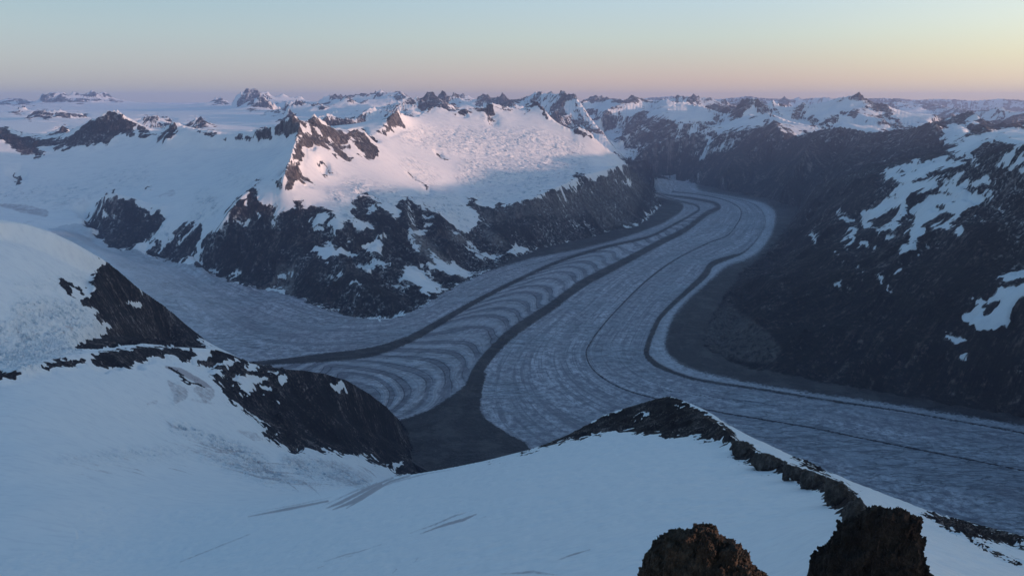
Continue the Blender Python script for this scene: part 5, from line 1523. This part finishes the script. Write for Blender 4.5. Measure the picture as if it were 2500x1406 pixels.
crag('rock_outcrop', [(1153, 1968, 1990), (1161, 1958, 2010), (1170, 1952, 2030), (1180, 1958, 2038), (1190, 1972, 2036), (1198, 1980, 2030)],
     590.0, .8, ROCK_G, 'low jagged grey rock in the middle of the snow ridge', 2.2, 21, below=18, n=600)
crag('rock_outcrop', [(1136, 1916, 1940), (1144, 1912, 1964), (1153, 1914, 1982), (1164, 1930, 1990), (1178, 1944, 1986)],
     640.0, .8, ROCK_G, 'small pointed grey rock between two larger ridge rocks', 1.98, 25, below=18, n=450)
crag('rock_outcrop', [(1109, 1862, 1880), (1116, 1846, 1898), (1124, 1838, 1916), (1134, 1834, 1934), (1144, 1848, 1942), (1153, 1880, 1940)],
     715.0, .8, ROCK_G, 'long low grey rock on the snow ridge crest', 2.31, 29, below=18, n=600)
crag('rock_outcrop', [(1079, 1802, 1822), (1085, 1794, 1832), (1092, 1790, 1842), (1102, 1788, 1858), (1114, 1790, 1866), (1124, 1806, 1868), (1132, 1826, 1866)],
     800.0, .8, ROCK_G, 'square grey rock block where the ridge meets the dark hill', 2.75, 33, below=18, n=600)

# ------------------------------------------------------------------ range added east of the frame, shaped to keep the valley in shade
def shade_range():
    nx, ny = 60, 220
    u = np.linspace(-1, 1, nx)[:, None]
    v = np.linspace(0, 1, ny)[None, :]
    kx = np.array([2500., 2550., 2650., 3500., 4450., 4700.])
    ky = np.array([-3200., 0., 1500., 2900., 4500., 4900.])
    kz = np.array([222., 222., 222., 250., 220., -600.])
    t = np.linspace(0, 1, 6)
    cx, cy, cz = (np.interp(v, t, q) for q in (kx, ky, kz))
    wd = 700.0
    x = cx + u * wd + 0 * v
    y = cy + u * wd * -.35
    zz = cz - np.abs(u) ** 1.1 * 2000
    x, y = np.broadcast_arrays(x, y)
    x = x.astype(np.float32); y = y.astype(np.float32)
    n_ = fbm(x / 420, y / 420, 5, .5, True)
    zz = zz + (n_ - .6) * 120
    me = bpy.data.meshes.new('mountain')
    vs = np.stack([x, y, zz], -1).reshape(-1, 3)
    f = [(a * ny + b, (a + 1) * ny + b, (a + 1) * ny + b + 1, a * ny + b + 1) for a in range(nx - 1) for b in range(ny - 1)]
    me.from_pydata(vs.tolist(), [], f)
    me.polygons.foreach_set('use_smooth', np.ones(len(f), bool))
    for k, val in (('rock', .62), ('feat', 60.), ('dirt', 0.), ('crev', 0.), ('veg', 0.), ('scree_and_sun', 0.)):
        at = me.attributes.new(k, 'FLOAT', 'POINT')
        at.data.foreach_set('value', np.full(len(vs), val, np.float32))
    me.materials.append(MAT_T)
    o = bpy.data.objects.new('mountain', me)  # added shade caster, never in view
    C.collection.objects.link(o)
    tag(o, 'unseen range added beyond the right edge to shade the valley', 'mountain', kind='structure')


shade_range()

# ------------------------------------------------------------------ the air
HAZE = 2.5e-5


def haze():
    me = bpy.data.meshes.new('haze')
    x0, x1 = float(co[:, 0].min()) - 50., 25500.
    y0, y1 = -5500., float(co[:, 1].max()) + 100.
    x1 = float(co[:, 0].max()) + 50. if co[:, 0].max() < 26500. else 27500.
    z0 = min(float(co[:, 2].min()), -1401.) - 60.
    z1 = max(float(co[:, 2].max()), 60.) + 20.
    vs = [(x, y, zz) for x in (x0, x1) for y in (y0, y1) for zz in (z0, z1)]
    fs_ = [(0, 1, 3, 2), (4, 6, 7, 5), (0, 4, 5, 1), (2, 3, 7, 6), (0, 2, 6, 4), (1, 5, 7, 3)]
    me.from_pydata(vs, [], fs_)
    mt, nb = new_mat('haze')
    pv = nb.n('ShaderNodeVolumePrincipled', {'Color': (.60, .68, 1.0, 1), 'Density': HAZE, 'Anisotropy': .6})
    nb.n('ShaderNodeOutputMaterial', {'Volume': pv.outputs[0]})
    me.materials.append(mt)
    o = bpy.data.objects.new('haze', me)
    C.collection.objects.link(o)
    tag(o, 'thin blue evening haze filling the valley and fading the far peaks', 'haze', kind='stuff')


haze()
